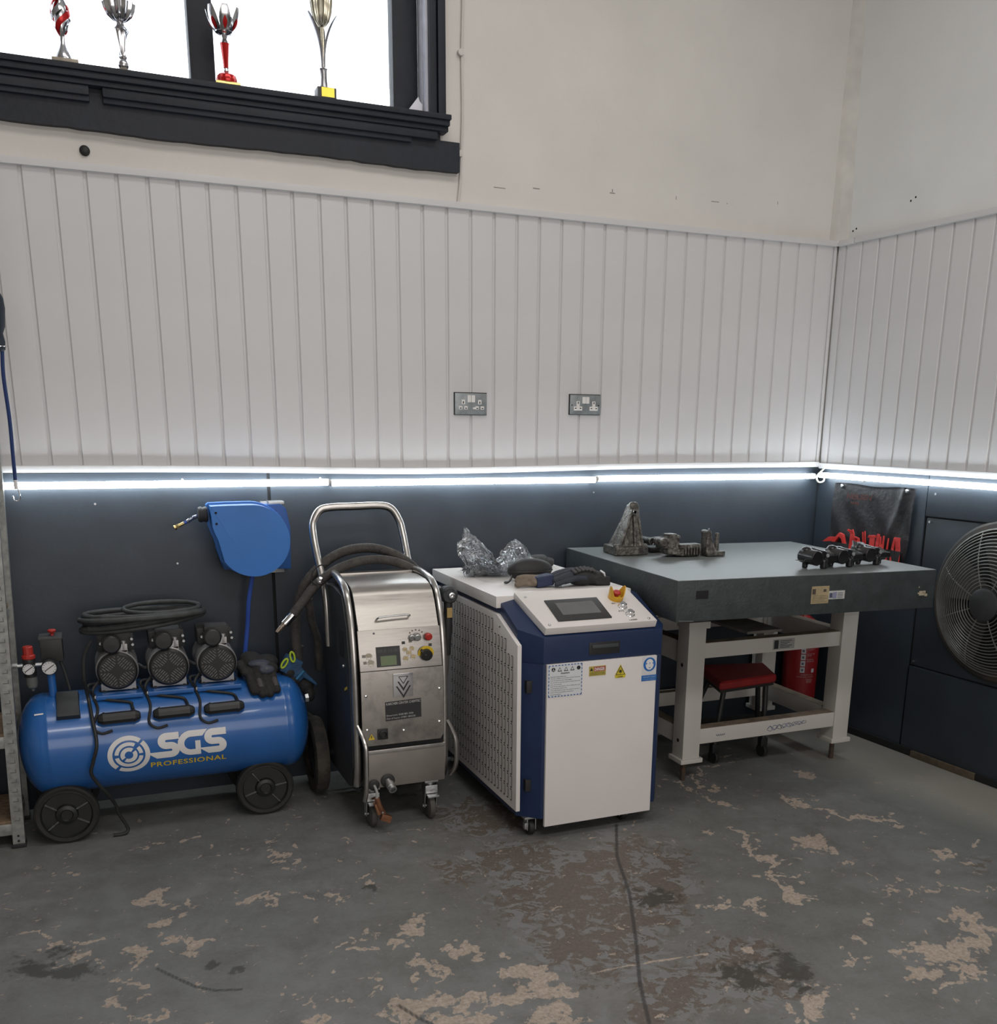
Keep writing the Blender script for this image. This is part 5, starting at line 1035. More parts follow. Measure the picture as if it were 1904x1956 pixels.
# side panels with louvres
pl = [(-.945, .107), (-.945, .716), (-.748, .792), (-.06, .792), (-.06, .107)]
sd = MB().prism([(-2.003, y, z) for y, z in pl], (.016, 0, 0)).build('side_panel', M_LWH, las, bevel=.003)
MB().prism([(BX-.002, max(y, -.80), z) for y, z in pl], (.004, 0, 0)).build('side_panel', M_LWH, las, bevel=.003)
lv = MB(); w, h = .0105, .0190
lv.add([(0, w, -h), (0, -w, -h), (0, -w, h), (0, w, h), (-.0012, -w, -h+.002), (-.0012, -w, h-.002)], [(0, 3, 5, 4), (0, 4, 1), (3, 2, 5)])
lv.cur = 1
t_ = .0030
for q in ([(-w, -h), (-w-t_, -h), (-w-t_, h), (-w, h)], [(-w, h), (w*.2, h), (w*.2, h+t_*1.1), (-w-t_, h+t_*1.1)], [(-w, -h), (w*.2, -h), (w*.2, -h-t_*1.1), (-w-t_, -h-t_*1.1)]): lv.add([(-.0013, y, z) for y, z in q], [(0, 1, 2, 3)])
lm = lv.mesh('louvre', smooth=False, fix=False); l0 = None; cnt = 0
for r in range(13):
    z = .158+.0492*r
    for c in range(21):
        y = -.895+.0318*c
        if z+.03 > .716+(y+.945)*.385-.03 or z > .772: continue
        if l0 is None: l0 = link('louvre', lm, [M_LWH, M_BLACKGAP], sd, org=(-2.0033, y, z))
        else: copy_part(l0, sd, (-2.0033, y, z))
        cnt += 1
MB().cyl((-2.005, -.782, .752), (-2.002, -.782, .752), .003, n=10).build('panel_screw', M_BLACKPL, sd)
# front door
fd = MB().box(-1.906, -1.470, -.981, -.968, .048, .648).build('front_door', M_LWH, las, bevel=.0015)
MB().box(-1.742, -1.620, -.9735, -.970, .668, .712).build('pull_recess', M_BLACKPL, las, bevel=.001)
MB().box(-1.732, -1.628, -.978, -.972, .692, .704).build('pull_lip', mat('recess_grey', (.05, .055, .06), .4), las, bevel=.001)
for z in (.20, .565): MB().box(-1.966, -1.945, -.945, -.922, z-.022, z+.022).build('door_hinge', M_BLACKPL, las, bevel=.002)
# door stickers
Y = -.9815
no = MB().box(-1.903, -1.770, Y-.0006, Y+.0002, .530, .647).build('notice_sheet', mat('pale_notice', (.62, .64, .66), .5, var=.02), fd, smooth=False)
b = MB()
for k in range(11):
    x = -1.901+.0122*k
    b.box(x, x+.007, Y-.001, Y-.0005, .642, .6455); b.box(x, x+.007, Y-.001, Y-.0005, .5315, .535)
for k in range(9):
    z = .533+.0128*k
    b.box(-1.9015, -1.8985, Y-.001, Y-.0005, z, z+.008); b.box(-1.7745, -1.7715, Y-.001, Y-.0005, z, z+.008)
o = b.build('notice_border', mat('print_blue', (.05, .12, .32), .5), no, smooth=False); o['kind'] = 'stuff'
def tri(g, cx_, cz, r, y): g.prism([(cx_-r, y, cz-r*.8), (cx_+r, y, cz-r*.8), (cx_, y, cz+r)], (0, .0004, 0))
for k in range(5):
    x = -1.883+.0243*k; g = MB()
    if k in (0, 4): g.cyl((x, Y-.0011, .630), (x, Y-.0006, .630), .0072, n=18)
    else: tri(g, x, .629, .0085, Y-.0011)
    ic = g.build('notice_icon', M_BLACKPR, no, smooth=False)
    if k != 4:
        g = MB()
        if k == 0: g.box(x-.0008, x+.0008, Y-.0015, Y-.001, .626, .635); g.box(x-.004, x+.004, Y-.0015, Y-.001, .6265, .628)
        else: tri(g, x, .629, .005, Y-.0015)
        g.build('icon_centre', MATS['pale_notice'], ic, smooth=False)
b = MB(); text_on(b, 'Attention', (-1.855, Y-.001, .612), (.034, 0, 0), (0, 0, .007), bold=.02); b.build('notice_title', M_BLACKPR, no, smooth=False)
lines = ['Read the manual before use.', 'The laser radiation can hurt eyes and skin, keep away', 'from the beam and wear safety goggles.', 'Do not look into the beam with any optical device and', 'never aim at people.', 'Keep the lens clean and dry. Check cooling water level', 'and temperature before start.', 'Only trained staff may open the cabinet or service it.', 'Switch off and unplug before maintenance.', 'Ground the machine.']
for k, tx in enumerate(lines):
    b = MB(); text_on(b, tx, (-1.893, Y-.001, .602-.0071*k), (.114*min(1, len(tx)/52), 0, 0), (0, 0, .0045)); b.build('notice_line', M_BLACKPR, no, smooth=False)
ye = MB().box(-1.744, -1.678, Y-.0006, Y+.0002, .594, .629).build('beam_label', mat('label_yellow', (.42, .34, .06), .5), fd, smooth=False)
MB().box(-1.726, -1.680, Y-.001, Y-.0005, .610, .627).build('red_band', mat('label_red', (.34, .06, .05), .5), ye, smooth=False)
g = MB(); tri(g, -1.735, .618, .0065, Y-.001); g.build('label_triangle', M_BLACKPR, ye, smooth=False)
b = MB(); text_on(b, 'DANGER', (-1.723, Y-.0014, .612), (.040, 0, 0), (0, 0, .012), bold=.02); b.build('label_word', M_WHITEPR, ye, smooth=False)
for k in range(2):
    b = MB(); text_on(b, ('LASER RADIATION INSIDE', 'AVOID EXPOSURE TO BEAM')[k], (-1.741, Y-.001, .603-.006*k), (.060, 0, 0), (0, 0, .004)); b.build('label_line', M_BLACKPR, ye, smooth=False)
g = MB(); tri(g, -1.619, .604, .0235, Y-.0008); tw = g.build('laser_triangle', mat('warning_yellow', (.62, .50, .03), .5), fd, smooth=False)
b = MB(); 
for a, c in (((-1.637, .590), (-1.601, .590)), ((-1.601, .590), (-1.619, .622)), ((-1.619, .622), (-1.637, .590))): b.tube([(a[0], Y-.0012, a[1]), (c[0], Y-.0012, c[1])], .0011, 4)
b.build('triangle_outline', M_BLACKPR, tw, smooth=False)
b = MB(); b.cyl((-1.619, Y-.0018, .602), (-1.619, Y-.001, .602), .0045, n=12); 
for k in range(8):
    a = k*math.pi/4; b.obox((-1.619+.006*math.cos(a), Y-.0015, .602+.006*math.sin(a)), (.003*math.cos(a), 0, .003*math.sin(a)), (0, .0003, 0), (-.0006*math.sin(a), 0, .0006*math.cos(a)))
b.build('starburst', M_BLACKPR, tw, smooth=False)
bt = MB().box(-1.639, -1.599, Y-.0009, Y, .578, .586).build('triangle_foot', MATS['warning_yellow'], fd, smooth=False)
b = MB(); text_on(b, 'LASER', (-1.630, Y-.0014, .5795), (.022, 0, 0), (0, 0, .005), bold=.02); b.build('foot_word', M_BLACKPR, bt, smooth=False)
pb = mat('mandatory_blue', (.015, .13, .42), .45)
gg = MB().box(-1.530, -1.472, Y-.0005, Y+.0002, .580, .646).build('goggle_sticker', mat('pale_sticker', (.60, .60, .62), .5), fd, smooth=False)
MB().cyl((-1.500, Y-.001, .617), (-1.500, Y-.0004, .617), .0255, n=40).build('blue_disc', pb, gg, smooth=False)
b = MB(); hd_ = [(-1.500+.0165*math.cos(a), Y-.0014, .617+.020*math.sin(a)) for a in [k*math.pi/14 for k in range(28)]]; b.prism(hd_, (0, .0004, 0)); hh = b.build('face_pictogram', M_WHITEPR, gg, smooth=False)
b = MB(); b.box(-1.5155, -1.4845, Y-.002, Y-.0015, .6175, .6235); b.build('goggle_strap', pb, hh, smooth=False)
for x in (-1.5065, -1.4935): MB().cyl((x, Y-.0025, .6185), (x, Y-.0019, .6185), .0058, n=18).build('goggle_lens', M_WHITEPR, hh, smooth=False)
b = MB(); b.box(-1.504, -1.496, Y-.002, Y-.0015, .604, .606); b.build('mouth', pb, hh, smooth=False)
bs_ = MB().box(-1.531, -1.469, Y-.0006, Y+.0002, .556, .577).build('goggle_caption', pb, fd, smooth=False)
for k, tx in enumerate(('WEAR SAFETY GOGGLES', 'in the laser working area')): 
    b = MB(); text_on(b, tx, (-1.526, Y-.001, (.567, .559)[k]), (.052, 0, 0), (0, 0, (.006, .0045)[k]), bold=.01); b.build('caption_line', mat('pale_blue_print', (.35, .45, .6), .5), bs_, smooth=False)
# sloping console
n0 = Vector((0, -.975, .776)); cvv = Vector((0, .220, .0915)).normalized(); cnn = Vector((0, -cvv.z, cvv.y))
def lp(x, t, off=0): return Vector((x, 0, 0))+n0+cvv*t+cnn*off
b = MB()
A_ = [lp(-1.911, 0), lp(-1.472, 0), lp(-1.488, .2385), lp(-1.938, .2385)]
b.add([p-cnn*.028 for p in A_]+A_, [(3, 2, 1, 0), (4, 5, 6, 7), (0, 1, 5, 4), (1, 2, 6, 5), (2, 3, 7, 6), (3, 0, 4, 7)])
con = b.build('console_panel', M_LWH, las, bevel=.003)
def lbox(name, x0, x1, t0, t1, h, m, parent, off=0, bevel=.001): return MB().obox(lp((x0+x1)/2, (t0+t1)/2, off+h/2), (( x1-x0)/2, 0, 0), cvv*(t1-t0)/2, cnn*h/2).build(name, m, parent, bevel=bevel)
sc = lbox('touchscreen', -1.850, -1.640, .034, .168, .005, mat('screen_bezel', (.028, .028, .030), .4), con, 0, .002)
lbox('screen_glass', -1.818, -1.668, .066, .144, .001, mat('screen_grey', (.13, .13, .135), .12, var=.04), sc, .0048, 0)
es = MB().lathe([(.018, 0), (.018, .010), (.012, .012)], lp(-1.566, .158), cnn, n=24).build('stop_base', M_YELLOW, con)
MB().lathe([(.009, .010), (.009, .018), (.0145, .021), (.0145, .028), (.010, .031)], lp(-1.566, .158), cnn, n=24).build('emergency_stop', M_RED, con)
g = MB(); K = 28; yo = mat('guard_orange', (.66, .36, .02), .4)
vs = []
for k in range(K+1):
    a = 2*math.pi*k/K; hgt = .014+.034*max(0, math.cos(2*a))**.8+.004
    ro = .0275; c_ = Vector((math.cos(a), 0, 0))+cvv*math.sin(a)
    for rr_, hh_ in ((ro, 0), (ro+.002, hgt), (ro-.001, hgt), (ro-.003, .002)): vs.append(lp(-1.566, .158)+c_*rr_+cnn*hh_)
g.add(vs, [(k*4+j, k*4+(j+1) % 4, (k+1)*4+(j+1) % 4, (k+1)*4+j) for k in range(K) for j in range(4)])
g.build('stop_guard', yo, con)
for x, t in ((-1.566, .098), (-1.561, .046)):
    bt_ = MB().lathe([(.0175, 0), (.0175, .003), (.014, .004), (.0135, .016), (.0115, .018), (.0105, .015)], lp(x, t), cnn, n=24).build('chrome_button', M_CHROME, con)
    MB().lathe([(.0112, .0), (.0112, .0165)], lp(x, t), cnn, n=20).build('button_cap', mat('grey_button', (.20, .21, .22), .3), bt_)
for tx, x, t, w_ in (('EN', -1.597, .122, .014), ('SYS', -1.594, .070, .022), ('LASER', -1.580, .010, .034)):
    b = MB(); text_on(b, tx, lp(x, t, .0006), (w_, 0, 0), cvv*.0075, bold=.02); b.build('button_caption', M_BLACKPR, con, smooth=False)
for x, t in ((-1.908, .202), (-1.890, .018), (-1.500, .014)): 
    x = min(max(x, -1.915), -1.495); MB().lathe([(.0055, 0), (.005, .003), (.002, .0045)], lp(x, t), cnn, n=12).build('dome_screw', M_STEEL, con)
# castors
for x, y in ((-1.935, -.915), (-1.555, -.915), (-1.935, -.12), (-1.50, -.12)):
    b = MB(); b.box(x-.03, x+.03, y-.025, y+.025, .068, .076)
    for s in (-1, 1): b.box(x+s*.016-.002, x+s*.016+.002, y-.018, y+.016, .022, .07)
    fk = b.build('castor_fork', M_STEEL if y < -.5 else M_BLACKPL, las, bevel=.001)
    MB().lathe([(.024, -.011), (.028, -.007), (.028, .007), (.024, .011)], (x, y, .028), (1, 0, 0), n=24).build('castor_wheel', M_BLACKRB, fk)
    MB().box(x-.034, x-.020, y-.034, y-.016, .035, .058).build('brake_tab', M_STEEL, fk, bevel=.002)
# ------------------------------------------------------------------ things on the lid
LZ = .8572
bag = bpy.data.materials.new('clear_plastic_bag'); bag.use_nodes = True; g_ = bag.node_tree; g_.nodes.remove(g_.nodes['Principled BSDF'])
tcb = g_.nodes.new('ShaderNodeTexCoord'); nb = g_.nodes.new('ShaderNodeTexNoise'); nb.inputs['Scale'].default_value = 30; nb.inputs['Detail'].default_value = 3; nb.inputs['Distortion'].default_value = 1.5; bb_ = g_.nodes.new('ShaderNodeBump'); bb_.inputs['Strength'].default_value = 1.0; bb_.inputs['Distance'].default_value = .02
g_.links.new(tcb.outputs['Object'], nb.inputs['Vector']); g_.links.new(nb.outputs['Fac'], bb_.inputs['Height'])
tb = g_.nodes.new('ShaderNodeBsdfTransparent'); tb.inputs[0].default_value = (.93, .95, .97, 1); gb = g_.nodes.new('ShaderNodeBsdfGlossy'); gb.inputs['Roughness'].default_value = .08; gb.inputs[0].default_value = (.95, .96, .97, 1); g_.links.new(bb_.outputs[0], gb.inputs['Normal'])
fr = g_.nodes.new('ShaderNodeLayerWeight'); fr.inputs[0].default_value = .58; g_.links.new(bb_.outputs[0], fr.inputs['Normal'])
mb_ = g_.nodes.new('ShaderNodeMixShader'); g_.links.new(fr.outputs['Fresnel'], mb_.inputs[0]); g_.links.new(tb.outputs[0], mb_.inputs[1]); g_.links.new(gb.outputs[0], mb_.inputs[2]); g_.links.new(mb_.outputs[0], g_.nodes['Material Output'].inputs[0])
rb = np.random.default_rng(5)
def crumple(u, v):
    return .010*math.sin(23*u+9*v+2*math.sin(17*v))+.008*math.sin(41*v-13*u)+.006*math.sin(57*u+31*v)
t = thing('plastic_bag', 'crumpled clear plastic bag on the white machine lid', 'bag', (-1.80, -.27, LZ))
def bagf(side):
    def f(u, v):
        # u along the bag, v up the film; left end stands tall, right end slumps
        x = -1.955+.30*u; tall = .155*(1-u)**1.6+.035+.085*math.exp(-((u-.78)/.16)**2)-.045*math.exp(-((u-.45)/.12)**2)
        bul = .065*math.sin(math.pi*min(1, max(0, v)))**.7*(1-.5*v); z = LZ+.002+tall*v+abs(crumple(u, v))*.7*v
        y = -.28+side*(bul*(.55+.45*math.sin(math.pi*(.1+.8*u)))+.010)+crumple(u+side, v)*.8-.03*u
        return (x+.012*math.sin(9*v+4*u)+(-.008*v), y, z)
    return f
for s in (-1, 1): MB().grid(bagf(s), 46, 26).build('bag_film', bag, t, ang=16)
def inner(u, v):
    a = u*2*math.pi; return (-1.875+.085*math.cos(a)*math.sin(math.pi*v)+crumple(u, v), -.285+.04*math.sin(a)*math.sin(math.pi*v), LZ+.004+.055*(1-math.cos(math.pi*v))/2+.3*crumple(v, u))
MB().grid(lambda u, v: inner(u, v), 22, 12).build('bag_fold', bag, t, ang=16)
# dark sleeve behind the bag
g = MB(); g.tube(spl([(-1.66, -.16, LZ+.028), (-1.60, -.15, LZ+.03), (-1.54, -.13, LZ+.026), (-1.49, -.12, LZ+.014)], 6), [.026]*7+[.028]*6+[.020]*5+[.010], 14)
t = thing('rubber_sleeve', 'dark crumpled rubber sleeve lying behind the clear bag', 'sleeve', (-1.57, -.14, LZ)); put_mesh('sleeve', remeshed(g, .004, 2), mat('dusty_rubber', (.045, .045, .045), .7, var=.3, bump=.5), t)
# spectacle case
t = thing('goggle_case', 'black oval zipped goggle case on the white machine lid', 'case', (-1.76, -.47, LZ))
g = MB(); g.sph((-1.757, -.48, LZ+.046), (.094, .048, .045), 28, 16); 
put_mesh('case_shell', g.mesh('case_shell'), mat('case_black', (.018, .017, .018), .6, bump=.2, bscale=200), t).data.transform(Matrix.Translation(-WO[t.name])) if False else g.build('case_shell', mat('case_black', (.018, .017, .018), .6, bump=.2, bscale=200), t)
MB().tube([(-1.757+.0945*math.cos(a), -.48+.0485*math.sin(a), LZ+.044) for a in [k*math.pi/20 for k in range(40)]], .0022, 6, closed=True).build('zip_line', M_BLACKPL, t)
MB().tube(spl([(-1.84, -.50, LZ+.03), (-1.852, -.512, LZ+.015), (-1.866, -.515, LZ+.006), (-1.872, -.505, LZ+.006), (-1.86, -.50, LZ+.006)], 5), .004, 8).build('zip_pull', M_BLACKPL, t)
# folded tan glove
t = thing('tan_glove', 'folded tan work glove with navy cuff between the case and console', 'glove', (-1.80, -.60, LZ))
g = MB()
for k, (dx, dz, ln) in enumerate(((0, .010, .060), (.004, .024, .065), (-.004, .012, .05), (.01, .034, .055))):
    y = -.615+.018*(k % 2); x = -1.865+dx; g.tube(spl([(x, y, LZ+dz+.001), (x+ln*.5, y+.004, LZ+dz+.004), (x+ln+.03, y, LZ+dz)], 5), .0095, 10); g.sph((x, y, LZ+dz+.001), .0095)
g.sph((-1.785, -.605, LZ+.022), (.036, .030, .019))
put_mesh('glove_fingers', remeshed(g, .0032, 2), mat('tan_leather', (.21, .165, .125), .8, var=.2, bump=.3), t)
g = MB(); g.obox((-1.760, -.612, LZ+.024), (.034, 0, .004), (0, .028, 0), (-.002, 0, .020)); put_mesh('cuff', remeshed(g, .0035, 3), mat('navy_cuff', (.020, .030, .075), .7, bump=.3), t)
# black ribbed glove
t = thing('black_glove', 'black and navy ribbed work glove lying next to the console', 'glove', (-1.63, -.63, LZ))
g = MB()
for k in range(5):
    y = -.660+.022*k; z = LZ+.014+.010*math.sin(k*.8)+.004*k; g.tube(spl([(-1.725, y, z), (-1.68, y, z+.012), (-1.64, y, z+.020), (-1.60, y-.002, z+.018)], 5), [.010]*4+[.012]*12, 10); g.sph((-1.725, y, z), .010)
put_mesh('fingers', remeshed(g, .0032, 1), mat('navy_rib', (.022, .028, .042), .65, var=.15, bump=.2), t)
g = MB(); g.sph((-1.605, -.62, LZ+.032), (.062, .052, .034)); g.sph((-1.555, -.62, LZ+.026), (.05, .048, .028)); g.obox((-1.53, -.62, LZ+.018), (.03, 0, -.003), (0, .046, 0), (0, 0, .017))
put_mesh('palm', remeshed(g, .0038, 3), mat('black_palm', (.017, .017, .018), .7, bump=.35, bscale=120), t)
g = MB()
for k in range(6):
    x = -1.645+.016*k
    for j in range(3): g.obox((x, -.655+.013*j, LZ+.052+.010*math.sin((k+.5)/6*math.pi)+.003*j), (.0062, 0, .001), (0, .0052, .002), (0, -.002, .003))
o = g.build('grip_pads', mat('grey_pads', (.055, .052, .054), .6), t, bevel=.001); o['kind'] = 'stuff'
MB().obox((-1.520, -.640, LZ+.036), (.004, .002, -.014), (0, .018, .003), (.002, 0, .002)).build('cuff_tag', M_WHITEPR, t, bevel=.0005)
# ------------------------------------------------------------------ granite surface plate and its stand
M_GRAN = mat('grey_granite', (.14, .153, .152), .40, var=.06, vscale=160, bump=.03, bscale=300)
M_GRANS = mat('dark_granite_side', (.034, .042, .044), .5, var=.14, vscale=22, bump=.15, bscale=90)
PT, PB = .921, .771
C4 = [Vector((-1.420, -1.016, 0)), Vector((-.296, -1.098, 0)), Vector((-.236, -.125, 0)), Vector((-1.380, -.022, 0))]
plt = thing('surface_plate', 'thick dark grey granite surface plate on the white steel stand', 'surface plate', (-.84, -.56, PB))
b = MB(); b.prism([Vector((p.x, p.y, PB)) for p in C4], (0, 0, PT-PB-.0015)); b.build('granite_block', M_GRANS, plt, bevel=.003)
b = MB(); b.prism([Vector((p.x, p.y, PT-.0018)) for p in [q.lerp(Vector((-.833, -.565, 0)), .003) for q in C4]], (0, 0, .0018)); b.build('ground_top', M_GRAN, plt, smooth=False)
fe = (C4[1]-C4[0]).normalized(); fnm = Vector((fe.y, -fe.x, 0))
def fpt(s, z, off=.0008): return Vector((C4[0].x, C4[0].y, 0))+fe*s+fnm*off+Vector((0, 0, z))
def fbox(name, s0, s1, z0, z1, m, parent, off=.0, h=.0015): return MB().obox(fpt((s0+s1)/2, (z0+z1)/2, off+h/2), fe*(s1-s0)/2, fnm*h/2, (0, 0, (z1-z0)/2)).build(name, m, parent, smooth=False)
mk = fbox('maker_label', .560, .637, .812, .878, mat('tan_label', (.34, .27, .16), .6, var=.12, vscale=60), plt)
fbox('label_logo', .563, .578, .848, .868, mat('label_brown', (.07, .05, .04), .6), mk, .0015, .0006); fbox('label_logo', .612, .624, .856, .866, MATS['label_brown'], mk, .0015, .0006)
for k in range(5): fbox('label_line', .565, .628-.008*(k % 2), .842-.006*k, .8435-.006*k, mat('label_ink', (.18, .14, .09), .6), mk, .0015, .0005)
cl2 = fbox('calibration_label', .637, .708, .826, .858, mat('white_label', (.44, .44, .42), .6), plt)
fbox('label_block', .640, .653, .832, .850, mat('ink_blue', (.06, .07, .12), .6), cl2, .0015, .0006); fbox('label_block', .655, .672, .829, .853, mat('ink_lilac', (.20, .21, .32), .6), cl2, .0015, .0006)
for k in range(4): fbox('label_line', .676, .70, .848-.006*k, .850-.006*k, MATS['ink_blue'], cl2, .0015, .0005)
fbox('removed_label_mark', .075, .125, .852, .882, M_BLACKGAP, plt, 0, .0006); 
sc_ = MB()
for (s0, z0, w, h) in ((1.055, .822, .03, .018), (1.048, .828, .008, .006), (1.082, .818, .012, .010), (1.05, .852, .004, .006)): sc_.obox(fpt(s0+w/2, z0+h/2, .0004), fe*w/2, fnm*.0005, (0, 0, h/2))
sc_.build('chipped_paint', mat('chip_cream', (.38, .33, .24), .7, var=.3, vscale=120), plt, smooth=False)
b = MB(); b.tube([Vector((-1.412, -.90, .812)), Vector((-1.416, -.985, .783)), fpt(.012, .776, .001), fpt(.07, .772, .001)], .0012, 4); b.build('edge_chip', mat('pale_chip', (.16, .17, .17), .7), plt)
# stand
M_STW = wear_mat('chipped_white_enamel', (.50, .475, .44), (.10, .09, .08), thr=.70, scale=17, rough=.45, soft=.01)
M_STT = mat('dirty_cream_top', (.21, .165, .12), .7, var=.25, vscale=20)
st = thing('steel_stand', 'chipped white steel stand with four legs under the granite plate', 'stand', (-.70, -.35, 0))
LX = (-1.128, -.342); LYf, LYr = -.660, -.115; LW = .082
for ix, x in enumerate(LX):
    for iy, y in enumerate((LYf, LYr)):
        lg = MB().box(x, x+LW, y, y+LW, .098, .662).build('leg', M_STW, st, bevel=.003)
        MB().box(x-.010, x+LW+.014, y-.008, y+LW+.012, .080, .100).build('foot_plate', M_STW, lg, bevel=.004)
        if not (ix == 1 and iy == 0): MB().box(x-.004, x+LW+.016, y-.004, y+LW+.008, .655, .684).build('cap_plate', M_STW, lg, bevel=.003)
        else: MB().box(x, x+LW, y, y+LW, .66, .70).build('leg_top', M_STW, lg, bevel=.003)
        MB().cyl((x+.022, y+.024, 0), (x+.022, y+.024, .082), .011, n=10).build('levelling_screw', wear_mat('rusty_steel', (.035, .028, .024), (.07, .035, .02), thr=.5, scale=60, rough=.8, soft=.1), lg)
        MB().cyl((x+.041, y+.041, .68), (x+.041, y+.041, PB-.0006), .022, n=14).build('support_pad', M_BLACKRB, lg)
        if ix == 0:
            for z in (.50, .175): MB().cyl((x-.0015, y+.040, z), (x+.002, y+.040, z), .008, n=12).build('leg_hole', M_BLACKGAP, lg)
def rail(x0, x1, y0, y1, z0, z1, nm='rail'):
    r = MB().box(x0, x1, y0, y1, z0, z1).build(nm, M_STW, st, bevel=.003)
    MB().box(x0+.001, x1-.001, y0+.002, y1-.001, z1-.0005, z1+.0008).build('rail_top_dirt', M_STT, r, smooth=False); return r
xa, xb = LX[0]+LW, LX[1]
rt = rail(xa, xb, LYf+.012, LYf+.062, .526, .590); rl = rail(xa, xb, LYf+.004, LYf+.062, .158, .224)
rail(xa, xb, LYr+.012, LYr+.062, .526, .590); rail(xa, xb, LYr+.012, LYr+.062, .158, .224)
for x in LX:
    rail(x+.014, x+.068, LYf+LW, LYr, .500, .590, 'side_rail'); rail(x+.014, x+.068, LYf+LW, LYr, .150, .224, 'side_rail')
# centre support board between the top rails
MB().box(-.80, -.62, LYf+.06, LYr+.02, .600, .612).build('cross_strut', mat('dusty_board', (.17, .155, .14), .8, var=.2), st, bevel=.002)
lbp = MB().box(-.700, -.588, LYf+.0108, LYf+.0125, .535, .580).build('maker_plate', mat('silver_label', (.30, .30, .28), .5), rt, smooth=False)
b = MB(); b.box(-.694, -.672, LYf+.0100, LYf+.011, .539, .576); b.build('plate_logo', M_BLACKPR, lbp, smooth=False) if False else None
for k in range(5):
    b = MB(); b.box(-.664, -.602-.012*(k % 3), LYf+.0102, LYf+.0109, .570-.007*k, .5725-.007*k); b.build('plate_line', M_BLACKPR, rt, smooth=False)
MB().box(-.694, -.672, LYf+.0100, LYf+.0109, .539, .576).build('plate_logo', M_BLACKPR, rt, smooth=False)
# blue pen scribbles on the lower rail
pen = mat('blue_pen', (.10, .11, .20), .6, var=.3)
b = MB(); q = []
rr = random.Random(11)
for k in range(46):
    u = k/45; q.append((-.70+.20*u+.012*math.sin(k*2.3), LYf+.0035, .186+.012*u+.013*math.sin(k*1.7)*(1-.4*u)))
b.tube(spl(q, 3), .0011, 4); b.build('pen_scribble', pen, rl)
b = MB(); b.tube(spl([(-.965+.001*k*3, LYf+.0035, .188+.004*math.sin(k*1.9)) for k in range(16)], 3), .0011, 4); b.build('pen_scribble', pen, rl)
# ------------------------------------------------------------------ castings on the plate
M_CAST = wear_mat('oily_cast_alloy', (.060, .055, .050), (.24, .225, .20), thr=.58, scale=45, rough=.42, metal=.6, soft=.16, bump=.4)
ZP = PT+.001
def cast(name, label, g, vox=.0035, it=1, m=M_CAST, group='engine castings on the granite plate'):
    me = remeshed(g, vox, it); vs = [v.co for v in me.vertices]; zmin = min(v.z for v in vs)
    me.transform(Matrix.Translation((0, 0, ZP-zmin)))
    cx_ = sum(v.x for v in vs)/len(vs); cy_ = sum(v.y for v in vs)/len(vs)
    t = thing(name, label, 'casting', (cx_, cy_, ZP), group); put_mesh('casting_body', me, m, t); return t
# tall tapered bracket
x, y = -1.235, -.285
g = MB()
g.prism([(x-.075, y-.065, ZP), (x+.025, y-.08, ZP), (x+.085, y-.06, ZP), (x+.085, y+.06, ZP), (x-.06, y+.075, ZP)], (0, 0, .036))
def sect(z, x0, x1, y0, y1): return [(x0, y0, z), (x1, y0, z), (x1, y1, z), (x0, y1, z)]
S = [sect(ZP+.03, x-.055, x+.065, y-.055, y+.05), sect(ZP+.08, x-.035, x+.052, y-.045, y+.035), sect(ZP+.15, x-.004, x+.052, y-.032, y+.022), sect(ZP+.19, x+.010, x+.055, y-.024, y+.018), sect(ZP+.205, x+.012, x+.054, y-.018, y+.014)]
vs = [p for s_ in S for p in s_]; fs = [(3, 2, 1, 0), tuple(range(16, 20))]
for k in range(4):
    for j in range(4): fs.append((k*4+j, k*4+(j+1) % 4, (k+1)*4+(j+1) % 4, (k+1)*4+j))
g.add(vs, fs)
g.tube([(x-.05, y-.055, ZP+.035), (x-.008, y-.045, ZP+.13), (x+.018, y-.028, ZP+.19)], .0065, 8); g.tube([(x+.02, y-.060, ZP+.035), (x+.022, y-.042, ZP+.14), (x+.028, y-.026, ZP+.19)], .006, 8); g.tube([(x+.060, y-.055, ZP+.035), (x+.048, y-.036, ZP+.14), (x+.044, y-.022, ZP+.19)], .006, 8)
g.sph((x+.036, y-.004, ZP+.206), (.022, .016, .012)); g.cyl((x+.020, y-.045, ZP+.178), (x+.020, y+.02, ZP+.178), .014, n=14); g.cyl((x-.062, y-.05, ZP), (x-.062, y-.05, ZP+.046), .015, n=12); g.cyl((x+.07, y-.05, ZP), (x+.07, y-.05, ZP+.044), .013, n=12)
tb_ = cast('casting_bracket', 'tall tapered cast alloy bracket standing on the granite plate', g)
MB().lathe([(.010, 0), (.010, .003), (.006, .003), (.006, 0)], (x+.020, y-.047, ZP+.178), (0, -1, 0), n=18).build('bearing_bush', M_CHROME, tb_)
